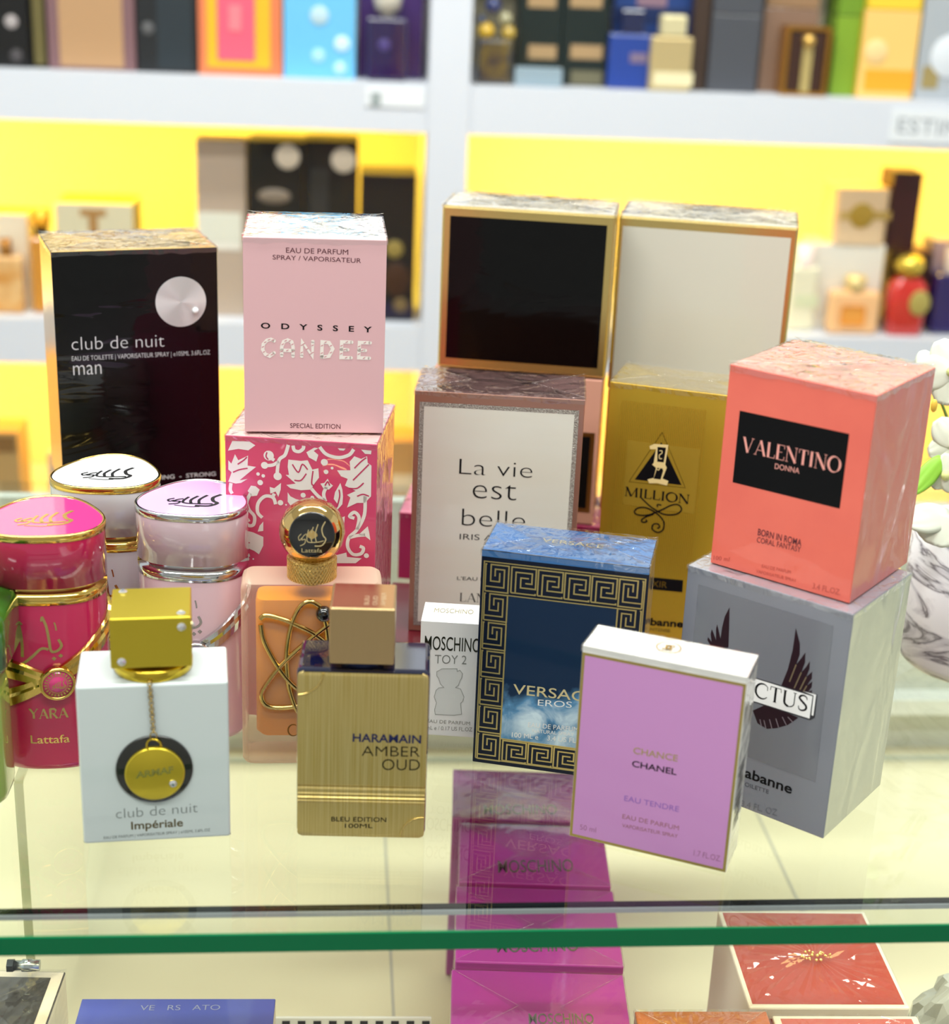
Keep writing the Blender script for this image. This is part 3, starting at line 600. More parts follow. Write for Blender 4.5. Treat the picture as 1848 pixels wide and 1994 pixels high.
# --- small white carton
MI = Thing('perfume_box', 'small white perfume carton with a bear outline beside the blue carton', 'perfume box', (-10.1, 831, Z0), rad(-2.6), 36.6, 27.3, 74.4)
carton(MI, [mat('#eceeed', .3, coat=.5)], 0, .3)
text(MI, 'MOSCHINO', P4(95, 940), P4(480, 962), P4(97, 845), mat('#2a2c20', .3, .3), bold=.003, e=.15); text(MI, 'TOY 2', P4(165, 1038), P4(385, 1045), P4(165, 978), mat('#8a8c88', .3, .4), bold=-.008, e=.15)
text(MI, 'EAU DE PARFUM', P4(110, 1448), P4(410, 1466), P4(110, 1425), mat('#8e8e88', .4), e=.15); text(MI, '5 mL e / 0.17 US FL.OZ', P4(80, 1495), P4(425, 1510), P4(80, 1468), mat('#8e8e88', .4), e=.15)
MI_T = text(MI, 'MOSCHINO', P4(160, 685), P4(432, 698), P4(162, 655), mat('#b9b48e', .3, .5), face='top', bold=.0, e=.15)
bear = [(215,1075),(320,1075),(322,1095),(340,1085),(358,1110),(352,1140),(340,1160),(330,1190),(310,1205),(345,1215),(368,1270),(360,1300),(345,1315),(352,1390),(300,1398),(170,1392),(165,1360),(178,1310),(162,1270),(175,1225),(195,1207),(230,1205),(205,1180),(192,1140),(180,1125),(180,1095),(200,1085)]
flat(MI, 'bottle_print', [[P4(*q) for q in bear]], mat('#dfe2e2', .25, .2), px=True, e=.1); strokes(MI, 'bottle_outline', [[P4(*q) for q in bear+bear[:1]]], mat('#9a9c98', .4), .35, px=True, e=.16)

# ================================================================== bottles on the glass
def rounded(w, d, r, n=6): return rrect(-w/2, w/2, 0, d, r, n)
# --- three rounded-triangle bottles with a bow of metal
def tri(R, z, k=1, n=72): return [(k*R*(1+.075*math.cos(3*(2*math.pi*i/n)-3*math.pi/2))*math.cos(2*math.pi*i/n), k*R*(1+.075*math.cos(3*(2*math.pi*i/n)-3*math.pi/2))*math.sin(2*math.pi*i/n), z) for i in range(n)]
def triR(R, th): return R*(1+.075*math.cos(3*th-3*math.pi/2))
SCRIPT = [  # brush strokes of the round calligraphic mark on the lid (unit square)
 ([(.98,.95),(.86,.7),(.9,.45),(1.0,.3),(.86,.08),(.6,.06)], .075), ([(.72,.85),(.62,.5),(.66,.2)], .06), ([(.55,.75),(.46,.45),(.5,.2)], .06),
 ([(.38,.65),(.32,.35),(.38,.2),(.7,.2),(.92,.25)], .055), ([(.3,.5),(.2,.42),(.14,.28),(.26,.3),(.24,.15),(.08,.06)], .05), ([(.12,.5),(.02,.38),(.06,.26),(.14,.36)], .045), ([(.2,.02),(.5,-.04),(.7,.0)], .03)]
NAMES = [([(.08,.15),(0,-.03),(.07,-.19),(.22,-.16),(.41,.02),(.59,.21),(.73,.19)], .05), ([(.22,0),(.23,.33),(.21,.67),(.16,.93)], .05), ([(.16,.93),(.2,.88),(.25,.8)], .03),
 ([(.64,1.0),(.71,.77),(.75,.43),(.78,.15),(.9,.15),(.98,.27),(.93,.43)], .048), ([(.64,1.0),(.625,.95),(.62,.88)], .03), ([(.87,.85),(.89,.75),(.9,.65)], .025)]
def yara(label, cx, front, R, yaw, body, lid, trim, ink, word, glossc):
    T = Thing('perfume_bottle', label, 'perfume bottle', (cx, front+R*.93, Z0), yaw, 2*R, 2*R, 142, 'rounded triangular perfume bottles at the left')
    mp = lambda a, b, e: (lambda th: ((triR(R, th)+e)*math.cos(th), (triR(R, th)+e)*math.sin(th), b))(math.radians(270)+a/(R*.93))
    bd = MB().loft([tri(R, 0, .9), tri(R, 1.5, .98), tri(R, 5, 1), tri(R, 101.5, 1)]).build('body', body, T)
    MB().loft([tri(R, 101.5, .93), tri(R, 101.6, 1.012), tri(R, 107.4, 1.012), tri(R, 107.5, .9), tri(R, 111, .9)]).build('collar', trim, T)
    cp = MB().loft([tri(R, 111, .96), tri(R, 111.2, 1.025), tri(R, 138, 1.025)]).build('cap', glossc, T)
    MB().loft([tri(R, 138, 1.0), tri(R, 138, 1.035), tri(R, 141.6, 1.035), tri(R, 142, 1.02), tri(R, 142, .985), tri(R, 141, .98)], cap0=False, cap1=False).build('cap_rim', trim, cp)
    MB().loft([tri(R, 139.5, .985), tri(R, 141.4, .985)]).build('lid', lid, cp)
    s = R*.95; f = lambda a, b, e: (a, b, 141.4+e)
    strokes(T, 'lid_mark', [([(-s*.5+x*s, -s*.42+y*s*.78) for x, y in P], w*s) for P, w in SCRIPT], ink, 1, smooth=6, e=.15, mp=f)
    s2 = R*.78
    strokes(T, 'script_lettering', [([(-s2*.72+x*s2*1.1, 71+y*s2*.98) for x, y in P], w*s2*1.25) for P, w in NAMES], word, 1, smooth=6, e=.2, mp=mp)
    flat(T, 'script_dots', [[(x, z-1.3), (x+1.3, z), (x, z+1.3), (x-1.3, z)] for x, z in ((s2*.19, 70), (s2*.33, 71.5))], word, mp=mp, e=.2)
    # bow
    for nm, path, hw in (('bow_band', [(-100, 74), (-60, 66), (-25, 62), (2, 58), (30, 66), (60, 78), (100, 88), (140, 88), (200, 80), (260, 74)], 6.2),
                         ('bow_band', [(-100, 36), (-60, 40), (-30, 48), (0, 56), (24, 62)], 6.2)):
        P = catmull(path, 7); vs = []; fs = []
        for i, (a, z) in enumerate(P):
            th = math.radians(270+a); wv = hw*(.72+.28*abs(math.sin(math.radians(a*1.4)))); t = i/(len(P)-1)
            for (q, e) in ((-1, .2), (-.92, 1.6), (0, 2.6), (.3, 1.5), (.92, 2.0), (1, .2)):
                r = triR(R, th)+e; vs.append((r*math.cos(th), r*math.sin(th), z+q*wv))
        m = 6
        for i in range(len(P)-1):
            for j in range(m-1): fs.append((i*m+j, (i+1)*m+j, (i+1)*m+j+1, i*m+j+1))
        MB().add(vs, fs).build(nm, trim, T)
    th = math.radians(270+11); c = Vector((triR(R, th)*math.cos(th), triR(R, th)*math.sin(th), 56)); rot = Matrix.Rotation(math.radians(11), 4, 'Z')
    def med(name, prof, m, par=None):
        mb = MB().lathe(prof, n=40)
        mb.v = [tuple(c+(rot @ Vector((x, -z, y)))) for x, y, z in mb.v]; return mb.build(name, m, T if par is None else par)
    me = med('medallion', [(0.01, 0), (9.8, 0), (9.8, 3.6), (9.3, 4.4), (8.2, 4.5), (8.0, 3.9)], trim); med('medallion_face', [(.01, 3.6), (8.1, 3.6), (8.1, 3.95), (.01, 3.95)], lid if word is not ink else lid, me)
    mm = lambda a, b, e: tuple(c+(rot @ Vector((a, -(3.95+e), b))))
    strokes(T, 'medallion_mark', [([(-4+x*8, -3+y*6) for x, y in P], w*6) for P, w in SCRIPT[:5]], trim, 1, smooth=4, e=.12, mp=mm)
    strokes(T, 'medallion_ring', [disc(0, 0, 5.2, 32)], trim, .3, closed=True, mp=mm, e=.12)
    flat(T, 'medallion_marks', [[(6.6*math.cos(t+q)+du*math.cos(t), 6.6*math.sin(t+q)+du*math.sin(t)) for q, du in ((-.06, -.7), (.06, -.7), (.06, .7), (-.06, .7))] for t in [2*math.pi*k/24 for k in range(24)]], trim, mp=mm, e=.12)
    serif(T, 'YARA', (-s2*.42, 33.5), (s2*.42, 33.5), (-s2*.42, 39.5), word, px=False, mp=mp, e=.2, thick=.2, thin=.07)
    text(T, 'Lattafa', (-s2*.42, 18), (s2*.42, 18), (-s2*.42, 23), word, px=False, mp=mp, e=.2, bold=.008)
    return T
hot = mat('#cf2259', .18, coat=1); whi = mat('#eceaee', .18, coat=1); lil = mat('#eec9d2', .18, coat=1)
yara('hot pink round bottle with gold bow and gold script at the left edge', -235.2, 769.8, 31.7, rad(9), hot, mat('#e83f86', .1, coat=1), GOLD, mat('#e9c070', .25, .8), mat('#d8b878', .25, .9), mat('#cf2259', .14, coat=1))
yara('white round bottle with gold rim behind the hot pink one', -218.8, 848.5, 30.6, rad(3), whi, mat('#f4f6f6', .1, coat=1), GOLD, mat('#1c1c1e', .4), mat('#c6a25c', .25, .9), mat('#eef0f2', .15, coat=1))
yara('pale pink round bottle with silver rim behind the gold cube cap', -160.2, 810.1, 30.4, rad(-2), lil, mat('#dcb6e4', .1, coat=1), SILVER, mat('#141418', .4), mat('#c9c4c6', .2, .9), mat('#f0d3dc', .15, coat=1))

# --- frosted bottle with orange liquid, ball cap and wire emblem
AM = Thing('perfume_bottle', 'frosted bottle of orange perfume with gold ball cap and gold orbit emblem', 'perfume bottle', (-87.5, 790.7, Z0), rad(5.9), 77.8, 28.6, 111.4)
def frosted():
    m = bpy.data.materials.new('frosted_glass'); m.use_nodes = True; nt = m.node_tree; N = nt.nodes.new; L = nt.links.new; p = nt.nodes['Principled BSDF']
    p.inputs['Base Color'].default_value = lin('#f8dcc2'); p.inputs['Roughness'].default_value = .4
    t = N('ShaderNodeBsdfTransparent'); t.inputs[0].default_value = (1, .93, .86, 1); lw = N('ShaderNodeLayerWeight'); lw.inputs[0].default_value = .3
    ma = N('ShaderNodeMath'); ma.operation = 'MULTIPLY_ADD'; ma.inputs[1].default_value = .6; ma.inputs[2].default_value = .19; ma.use_clamp = True; L(lw.outputs['Facing'], ma.inputs[0])
    mx = N('ShaderNodeMixShader'); L(ma.outputs[0], mx.inputs[0]); L(t.outputs[0], mx.inputs[1]); L(p.outputs[0], mx.inputs[2]); L(mx.outputs[0], nt.nodes['Material Output'].inputs[0]); return m
fro = frosted()
MB().loft([[(x*k, AM.d/2+(y-AM.d/2)*k, z) for x, y in rounded(77.8, 28.6, 5)] for z, k in ((0, .9), (1, .97), (3, 1), (107.5, 1), (110, .98), (111.4, .93))]).build('glass_body', fro, AM)
MB().loft([[(x*k, y+3.5, z) for x, y in rounded(62, 20, 5)] for z, k in ((17, .92), (19, 1), (99, 1), (101, .97))]).build('liquid', mat('#ffa800', .4, spec=.2), AM)
cm = MB()
for i in range(10): pass
cm.lathe([(13.4, 110.6), (13.6, 111), (13.6, 122.5), (13, 123.5), (11, 124)], 0, 14.3, 48); 
co_ = cm.build('collar', mat('#d4b46a', .25, 1, bump=1, bscale=900), AM)
dia = []
for k in range(44):
    a0 = 2*math.pi*k/44
    for sgn in (1, -1): dia.append([(13.75*math.cos(a0+sgn*t*.55), 14.3+13.75*math.sin(a0+sgn*t*.55), 111.4+11*t) for t in (0, .5, 1)])
kb = MB(); [kb.tube(P, .22, 4) for P in dia]; kb.build('knurling', mat('#e9cf8e', .2, 1), co_)
bz = 138.2; ball = MB().sphere((0, 14.3, bz), 18.2, 40).build('ball_cap', mat('#e3c07c', .06, 1), AM)
tilt = Matrix.Rotation(rad(-14), 4, 'X')
def capmap(a, b, e): return tuple(Vector((0, 14.3, bz))+(tilt @ Vector((a, -(16.4+e), b))))
mb = MB().lathe([(.01, 0), (12.4, 0), (12.4, 1.1), (11.8, 1.5), (.01, 1.5)], n=40); mb.v = [capmap(x, y, z) for x, y, z in mb.v]
mb.build('cap_disc', mat('#0b0b0d', .12, coat=1), ball)
strokes(AM, 'cap_mark', [([(-7.5+x*15, -7+y*15) for x, y in P], w*9) for P, w in SCRIPT[:6]], mat('#e4cf9a', .25, .9), 1, smooth=6, e=1.65, mp=capmap)
text(AM, 'Lattafa', (-5.5, -9.6), (5.5, -9.6), (-5.5, -7.4), mat('#e4cf9a', .25, .9), px=False, mp=capmap, e=1.65)
P6 = lambda a, b: AM.front(440+a/2.7305, 950+b/2.7305)
gt = mat('#dcbb72', .08, 1)
orb1 = [(183,690),(215,672),(300,690),(380,725),(470,770),(560,850),(600,960),(560,1060),(480,1120),(380,1155),(280,1165),(215,1150),(190,1100),(215,1040),(300,930),(420,820),(560,715),(640,690)]
orb2 = [(185,720),(200,800),(250,900),(310,990),(380,1060),(470,1110),(560,1110)]
orb3 = [(500,625),(450,598),(400,620),(360,690),(335,780),(322,900),(328,1010),(350,1110),(385,1190),(440,1230),(500,1180),(540,1050),(550,900),(535,740),(515,660)]
for P, nm in ((orb1, 'orbit_wire'), (orb2, 'orbit_wire'), (orb3, 'orbit_wire')):
    Q = [P6(*q) for q in P]; Q = catmull(Q, 6); MB().tube([(a, -1.3-.5*math.sin(i*.09), b) for i, (a, b) in enumerate(Q)], 1.45, 10).build(nm, gt, AM)
bx_, bzz = P6(521, 662); MB().sphere((bx_, -2, bzz), 4.6).build('black_bead', mat('#0a0a0c', .06, coat=1), AM)
serif(AM, 'C', P6(325, 1318), P6(385, 1318), P6(325, 1258), mat('#8a5a1c', .4, .4), px=False, thick=.12)

# --- white bottle with gold cube cap and medallion on a chain
IM = Thing('perfume_bottle', 'pearly white square bottle with gold cube cap and gold medallion on a chain', 'perfume bottle', (-157.9, 704.8, Z0), rad(10.3), 75.4, 41.7, 91.2)
prl = mat('#d5dfdd', .3, coat=1, spec=.6)
MB().box(-37.7, 37.7, 0, 41.7, 0, 91.2).build('body', prl, IM, 1.6, 3)
MB().box(-37.75, 37.75, 1.7, 41.75, .4, 1.2).build('base_line', mat('#4c5350', .3), IM)
ga = mat('#d0b93a', .32, .85)
MB().lathe([(19.6, 91.1), (20.2, 92), (20.2, 96.2), (19.4, 97.2), (14, 97.4), (12, 99.6)], 0, 20.5, 56).build('neck_ring', mat('#d2b53c', .18, 1), IM)
cq = MB().box(-20, 20, 1.5, 40, 99.4, 126.6).build('cube_cap', ga, IM, .8); cq['label'] = 'gold cube shaped cap'
rs = mat('#e6e8ee', .04, .8)
def stone(p, n, par, r=1.9):
    mb = MB().lathe([(r*1.15, 0), (r*1.2, .5), (r, .6), (r*.55, 1.5), (.02, 1.5)], n=8, smooth=False)
    q = Vector((0, 0, 1)).rotation_difference(Vector(n)); mb.v = [tuple(Vector(p)+q @ Vector(v)) for v in mb.v]; return mb.build('rhinestone', rs, par)
for p in ((-14.6, 103.4), (15.2, 121.5)): stone((p[0], 1.5, p[1]), (0, -1, 0), cq)
for p in ((-14.5, 35), (15, 6)): stone((p[0], p[1], 126.6), (0, 0, 1), cq)
stone((20, 8, 119), (1, 0, 0), cq)
P7 = lambda a, b: IM.front(0+a/3.324, 1100+b/3.324)
cX, cZ = P7(1000, 1318); rr = abs(P7(1252, 1318)[0]-P7(752, 1318)[0])/2
bd = MB().lathe([(.02, 0), (rr, 0), (rr, .9), (rr-.8, 1.2), (.02, 1.2)], n=64); bd.v = [(cX+x, -z, cZ+y) for x, y, z in bd.v]; bd.build('black_disc', mat('#15160f', .25, coat=1), IM)
mX, mZ = P7(1003, 1335); mr = abs(P7(1198, 1335)[0]-P7(808, 1335)[0])/2
gd = MB().lathe([(.02, 1.3), (mr, 1.3), (mr, 3), (mr-.8, 3.6), (.02, 3.6)], n=64); gd.v = [(mX+x, -z, mZ+y) for x, y, z in gd.v]; MDL = gd.build('medallion', ga, IM)
text(IM, 'ARMAF', (mX-9.5, mZ-1.6), (mX+9.5, mZ+.8), (mX-9.5, mZ+2.2), mat('#e2cf72', .2, 1), px=False, bold=.03, e=3.75)
stone((mX+9, -3.6, mZ-5.6), (0, -1, 0), MDL, 1.7)
ring = [(mX+3.6*math.cos(t), -2.4-.6*math.sin(t*2), mZ+mr+1.2+3.4*math.sin(t)) for t in [2*math.pi*k/20 for k in range(20)]]
MB().tube(ring, .55, 8, closed=True).build('hanging_loop', mat('#d2b53c', .2, 1), MDL)
chain = MB().tube([(mX+1.7*math.cos(t), -2.2, mZ+mr+6.4+2.2*math.sin(t)) for t in [2*math.pi*k/14 for k in range(14)]], .36, 6, closed=True).build('chain', mat('#c2a866', .25, 1), IM)
zt = 92.5; zb = mZ+mr+8.2; n = 16
for k in range(n):
    t = (k+.5)/n; z = zb+(zt-zb)*t; x = mX+(-1.2-mX)*t; hl = (zt-zb)/n*.78; y = -1.6-.3*math.sin(k)
    if t > .93: y = -.9
    q = [(x+(1.05*math.cos(a) if k % 2 else .25*math.cos(a)), y+(.25*math.cos(a) if k % 2 else -1.0*math.cos(a)), z+hl*math.sin(a)) for a in [2*math.pi*i/12 for i in range(12)]]
    MB().tube(q, .32, 5, closed=True).build('link', mat('#c2a866', .25, 1), chain)
GR = mat('#7c8482', .4); BRN = mat('#6c5f3c', .35, .5)
text(IM, 'club de nuit', P7(752, 1642), P7(1280, 1600), P7(752, 1580), GR, px=False, bold=-.016); text(IM, 'Impériale', P7(850, 1712), P7(1185, 1690), P7(850, 1662), BRN, px=False, bold=.015)
text(IM, 'EAU DE PARFUM | VAPORISATEUR SPRAY | e105ML 3.6FL.OZ', P7(672, 1775), P7(1360, 1722), P7(672, 1757), GR, px=False)

# --- blue glass bottle with brushed gold front plate
HA = Thing('perfume_bottle', 'dark blue glass bottle with brushed gold front plate and gold cube cap', 'perfume bottle', (-52.9, 716.9, Z0), rad(2.3), 68, 38, 97)
MB().box(-34, 34, 1.6, 38, 0, 97).build('glass_body', mat('#060d2e', .05, coat=1, spec=.8), HA, 2.5, 3)
br = mat('#c4aa60', .36, .8, bump=.4, bscale=260, stretch=(6, 1, .06), var='#d8c384', vscale=220)
zz = 21.5
pl = MB()
prof = [(.0, 1), (.0, 25), (.0, 27.5)]
def ridge(z):
    y = 0
    for zc, a, s_ in ((29.5, -1.0, .9), (25.6, .8, .6), (23.4, 1.3, .8), (21.4, 1.1, .7)): y += a*math.exp(-((z-zc)/s_)**2)
    return -y*.8
zs = [0, .8, 2]+[4+k*1.0 for k in range(15)]+[19+k*.25 for k in range(58)]+[34+k*3 for k in range(21)]+[95, 96.2]
vs = []; ins = lambda z: 33.4-(2.2-math.sqrt(max(0, 2.2**2-(2.2-z)**2)) if z < 2.2 else (3.2-math.sqrt(max(0, 3.2**2-(3.2-(96.2-z))**2)) if z > 93 else 0))
for z in zs: k = ins(z); vs += [(-k, 1.7, z), (-k, ridge(z)+.2, z), (-k+.4, ridge(z), z), (k-.4, ridge(z), z), (k, ridge(z)+.2, z), (k, 1.7, z)]
pl.add(vs, [(i*6+j, i*6+j+1, (i+1)*6+j+1, (i+1)*6+j) for i in range(len(zs)-1) for j in range(5)], 0, True)
plate = pl.build('front_plate', br, HA); plate['label'] = 'brushed gold front plate'
gl = mat('#dcc27a', .15, 1)
A1 = arc(-33.4, 96.2, 13, 13, -2, -88, 18); A2 = arc(33.4, 0, 12.5, 12.5, 92, 178, 18)
for A in (A1, A2): MB().tube([(x, -.1, z) for x, z in A], .55, 8).build('engraved_arc', gl, plate)
CC = MB().box(-17.4, 15.6, -1.5, 31, 101.6, 132.6).build('cube_cap', mat('#c4a678', .3, .9, bump=.4, bscale=260, stretch=(6, 1, .06)), HA, 1, 3); CC['label'] = 'brushed gold cube cap'
MB().lathe([(11, 96.8), (11, 101.8)], -.9, 16, 40).build('neck', mat('#1a2a5e', .15, coat=1), HA)
HAh, HA.h = HA.h, 132.6
flat(HA, 'cap_top', [rrect(-16.2, 14.4, -.3, 29.8, .8)], mat('#c99a72', .14, 1), face='top', e=.06)
text(HA, 'AL HARAMAIN', (1.5, 2), (1.5, 2.01), (1.5, 2), WHITE, px=False) if False else None
for i, s_ in enumerate(('AMBER', 'OUD', 'BLEU')):
    mpv = lambda a, b, e: (1+5*0+b-i*0, a, 132.6+e)
    vs_, fs_ = text_mesh(s_, 0); mb = MB(); mb.add([(7.4-i*4.2+vy*3.4*-1+3, 3+vx*5.2, 132.6+.12) for vx, vy in vs_], fs_); mb.build('lettering', mat('#e8cfa6', .3, .8), HA)
HA.h = HAh
P8 = lambda a, b: HA.front(440+a/2.7305, 950+b/2.7305)
text(HA, 'HARAMAIN', P8(673, 1348), P8(1037, 1358), P8(673, 1305), mat('#141c50', .35), px=False, bold=.016, e=.18, shear=.02); text(HA, 'AMBER', P8(722, 1425), P8(1030, 1430), P8(722, 1372), INK, px=False, bold=-.014, e=.18)
text(HA, 'OUD', P8(830, 1500), P8(1030, 1502), P8(830, 1442), INK, px=False, bold=-.014, e=.18); text(HA, 'BLEU EDITION', P8(560, 1772), P8(852, 1776), P8(560, 1748), INK, px=False, e=.18)
text(HA, '100ML', P8(632, 1807), P8(780, 1808), P8(632, 1785), INK, px=False, e=.18)

# --- green bottle at the left edge
GN = Thing('perfume_bottle', 'green bottle with faceted green glass cap cut off by the left edge', 'perfume bottle', (-275, 728, Z0), rad(4), 64, 36, 75)
gg = mat('#2f6e1c', .06, coat=1, spec=.8, var='#174a10', vscale=30)
MB().loft([[(x*k, y, z) for x, y in rounded(60, 34, 9)] for z, k in ((0, .9), (2, .98), (6, 1), (62, 1), (68, .96), (71, .8))]).build('body', mat('#8fae4e', .08, coat=1, spec=.8), GN)
MB().lathe([(11, 69), (11, 76), (13, 77)], 0, 17, 32).build('neck', GOLD, GN)
MB().loft([[(x*k, 17+(y-17)*k, z) for x, y in rounded(70, 44, 6, 3)] for z, k in ((76, .8), (79, .97), (82, 1), (106, 1), (110, .95), (113, .8))]).build('cap', gg, GN)

# ================================================================== planter with white orchids, right edge
def marble():
    m = bpy.data.materials.new('marble'); m.use_nodes = True; nt = m.node_tree; N = nt.nodes.new; L = nt.links.new; p = nt.nodes['Principled BSDF']
    tc = N('ShaderNodeTexCoord'); mp = N('ShaderNodeMapping'); mp.inputs['Rotation'].default_value = (0, rad(38), 0); mp.inputs['Scale'].default_value = (1, 1, 2.4); L(tc.outputs['Object'], mp.inputs[0])
    n = N('ShaderNodeTexNoise'); n.inputs['Scale'].default_value = 14; n.inputs['Detail'].default_value = 8; n.inputs['Distortion'].default_value = 1.6; L(mp.outputs[0], n.inputs[0])
    r = N('ShaderNodeValToRGB'); e = r.color_ramp.elements; e[0].position = .44; e[0].color = lin('#ecebee'); e[1].position = .58; e[1].color = lin('#e4e3e6')
    k = e.new(.50); k.color = lin('#6e6a70'); k = e.new(.485); k.color = lin('#c4c2c8'); k = e.new(.53); k.color = lin('#c9c8cc')
    L(n.outputs[0], r.inputs[0]); L(r.outputs[0], p.inputs['Base Color']); p.inputs['Roughness'].default_value = .3; return m
PT = Thing('planter', 'white and grey marble planter behind the silver grey carton at the right edge', 'planter', (338, 965, Z0), 0, 96, 96, 96)
MB().lathe([(.02, 0), (36, 0), (42, 1.5), (46, 5), (48, 10), (49, 96), (46, 97), (45, 92), (45, 20), (.02, 18)], n=56).build('pot', marble(), PT)
MB().lathe([(.02, 84), (44.8, 84), (44.8, 86), (.02, 88)], n=32).build('soil', mat('#8b9270', .9, bump=1, bscale=400), PT)
OR = Thing('orchid', 'white artificial orchids with green leaves growing out of the marble planter', 'flowers', (338, 965, 88))
pet = mat('#e0e6d4', .55, spec=.2); petc = mat('#cfd68e', .5)
def petal(c, d, up, L_, Wd, cup, m, par, name='petal'):
    d = Vector(d).normalized(); n = Vector(up).normalized(); s_ = d.cross(n).normalized(); vs = []; fs = []; nu, nv = 9, 8
    for i in range(nu+1):
        t = i/nu; wd = Wd*math.sin(math.pi*(.08+.86*t))**.65
        for j in range(nv+1):
            q = j/nv*2-1; vs.append(Vector(c)+d*(L_*t)+s_*(wd*q/2)+n*(cup*(q*q*.6+t*t*.7)+.7*math.sin(4*t)*q+.5*math.cos(9*q)*t))
    for i in range(nu):
        for j in range(nv): a = i*(nv+1)+j; fs.append((a, a+1, a+nv+2, a+nv+1))
    o = MB().add([tuple(v) for v in vs], fs, 0, True).build(name, m, par)
    md = o.modifiers.new('thickness', 'SOLIDIFY'); md.thickness = .0006; return o
def W(u, v, y): p = aty(u, v, y)-OR.loc; return p
def flower(u, v, y, size, face, spin):
    c = W(u, v, y); n = Vector(face).normalized(); a = n.orthogonal().normalized(); b = n.cross(a)
    h = MB().sphere(tuple(c+n*1.5), 3.2, 10).build('flower', petc, OR)
    for k in range(5):
        t = spin+2*math.pi*k/5; L_ = size*(1.05 if k % 2 else .92)
        petal(c+n*(k % 2)*1.5, a*math.cos(t)+b*math.sin(t), n, L_, L_*.95, -2.5, pet, h)
    return c
cs = [flower(1853, 724, 950, 23, (-.35, -1, .25), 1.9), flower(1860, 868, 940, 19, (-.45, -1, .25), .9), flower(1842, 925, 932, 13, (-.3, -1, .1), .2), flower(1806, 722, 985, 13, (-.4, -1, .4), .5)]
for c in cs:
    st = catmull([(6, 2, -4), (c.x*.5+4, c.y*.4+10, c.z*.5), tuple(c+Vector((2, 4, 0)))], 6); MB().tube(st, 1.1, 7).build('stem', mat('#7fa04a', .5), OR)
petal(W(1835, 890, 935), W(1780, 958, 922)-W(1835, 890, 935), (0, -1, .6), 30, 13, -2, mat('#8cc63e', .45), OR, 'leaf')
petal(W(1850, 1000, 925), W(1790, 1010, 915)-W(1850, 1000, 925), (0, -1, .8), 34, 20, -2, pet, OR, 'petal')
petal(W(1840, 1000, 922), W(1820, 1060, 912)-W(1840, 1000, 922), (-.2, -1, .2), 22, 32, -3, pet, OR, 'petal')
mB = MB().sphere(tuple(W(1819, 790, 938)), 2.6, 10, sc=(.8, .8, 1.6)).build('bud', mat('#e8c04a', .5), OR)

# ================================================================== inside the counter
LOW = -250+.2
mg = mat('#a01f94', .35, coat=.4, wrink=.1, wscale=14, var='#a82f8c', vscale=9); mgs = mat('#e6cfd6', .3, coat=1, wrink=.4)
rows = [(49.6, 706, 101, 64, -120, 'nearest'), (49.9, 776, 100, 78, -119, 'second from the front'), (49.0, 860, 98, 70, -120, 'third from the front'), (42.6, 936, 98, 66, -119.4, 'farthest')]
ll = ['nearest purple carton of the row under the glass, cut off by the photo edge', 'second purple carton from the front in the row under the glass', 'third purple carton from the front in the row under the glass', 'farthest purple carton of the row under the glass, behind the other three']
mt = [(1030, 1994, 1157, 1994, 1974), (968, 1855, 1127, 1852, 1831), (970, 1700, 1117, 1697, 1676), (942, 1586, 1085, 1586, 1567)]
for (x, y, w_, d_, zt_, _), lb, q in zip(rows, ll, mt):
    T = Thing('perfume_box', lb, 'perfume box', (x, y, LOW), rad(1), w_, d_, zt_-LOW, 'purple cartons under the glass')
    carton(T, [mg, mat('#8e2468', .3, coat=1), mgs], (0, 1, 0, 2, 0, 0), 1.0); wrap(T, .16, int(y), m=CELLO_L, lift=.3)
    text(T, 'MOSCHINO', (q[0], q[1]), (q[2], q[3]), (q[0], q[4]), mat('#8f8d8c', .25, .8), face='top', bold=.006, e=.3)
BB = Thing('perfume_box', 'blue perfume carton under the glass at the lower left', 'perfume box', (-152.5, 673, LOW), rad(3.9), 110, 70, 121)
carton(BB, [mat('#4a58b4', .3, coat=.6, wrink=.1), mat('#e9e2cf', .4), mat('#4a55a8', .4)], (0, 1, 2, 2, 0, 0), .6)
text(BB, 'V I S C O N T A T O' if False else 'VE   RS   ATO', (272, 1968), (428, 1967), (272, 1958), mat('#a9b2d6', .3, .4), face='top', bold=-.006, e=.2)
KB = Thing('perfume_box', 'dark carton in crumpled clear wrap at the lower left corner under the glass', 'perfume box', (-262, 681, LOW), rad(2), 80, 70, 129)
carton(KB, [mat('#3a3632', .35, coat=.5, wrink=.3, wscale=30), mat('#efe6d2', .3, coat=1, wrink=.6)], (0, 1, 0, 0, 1, 0), .8); wrap(KB, 1.0, 41, m=CELLO_S)
flat(KB, 'dark_lid_panel', [rect(-39, 33, 2, 64)], mat('#2c2926', .35, coat=.4, wrink=.3, wscale=30), face='top', e=.1)
RD = Thing('perfume_box', 'brick red carton with white edges and gathered clear wrap under the glass at right', 'perfume box', (216.5, 748.5, LOW), rad(3.5), 94, 95, 129.6)
rdm = mat('#b2402e', .3, coat=.8, wrink=.2); carton(RD, [mat('#efe9dc', .4, coat=.3), rdm], 0, 1.2)
flat(RD, 'red_top_panel', [rect(-44.5, 44.5, 3, 92)], rdm, face='top', e=.1); flat(RD, 'red_front_panel', [rect(-43, 44, 4, 122)], rdm, e=.1)
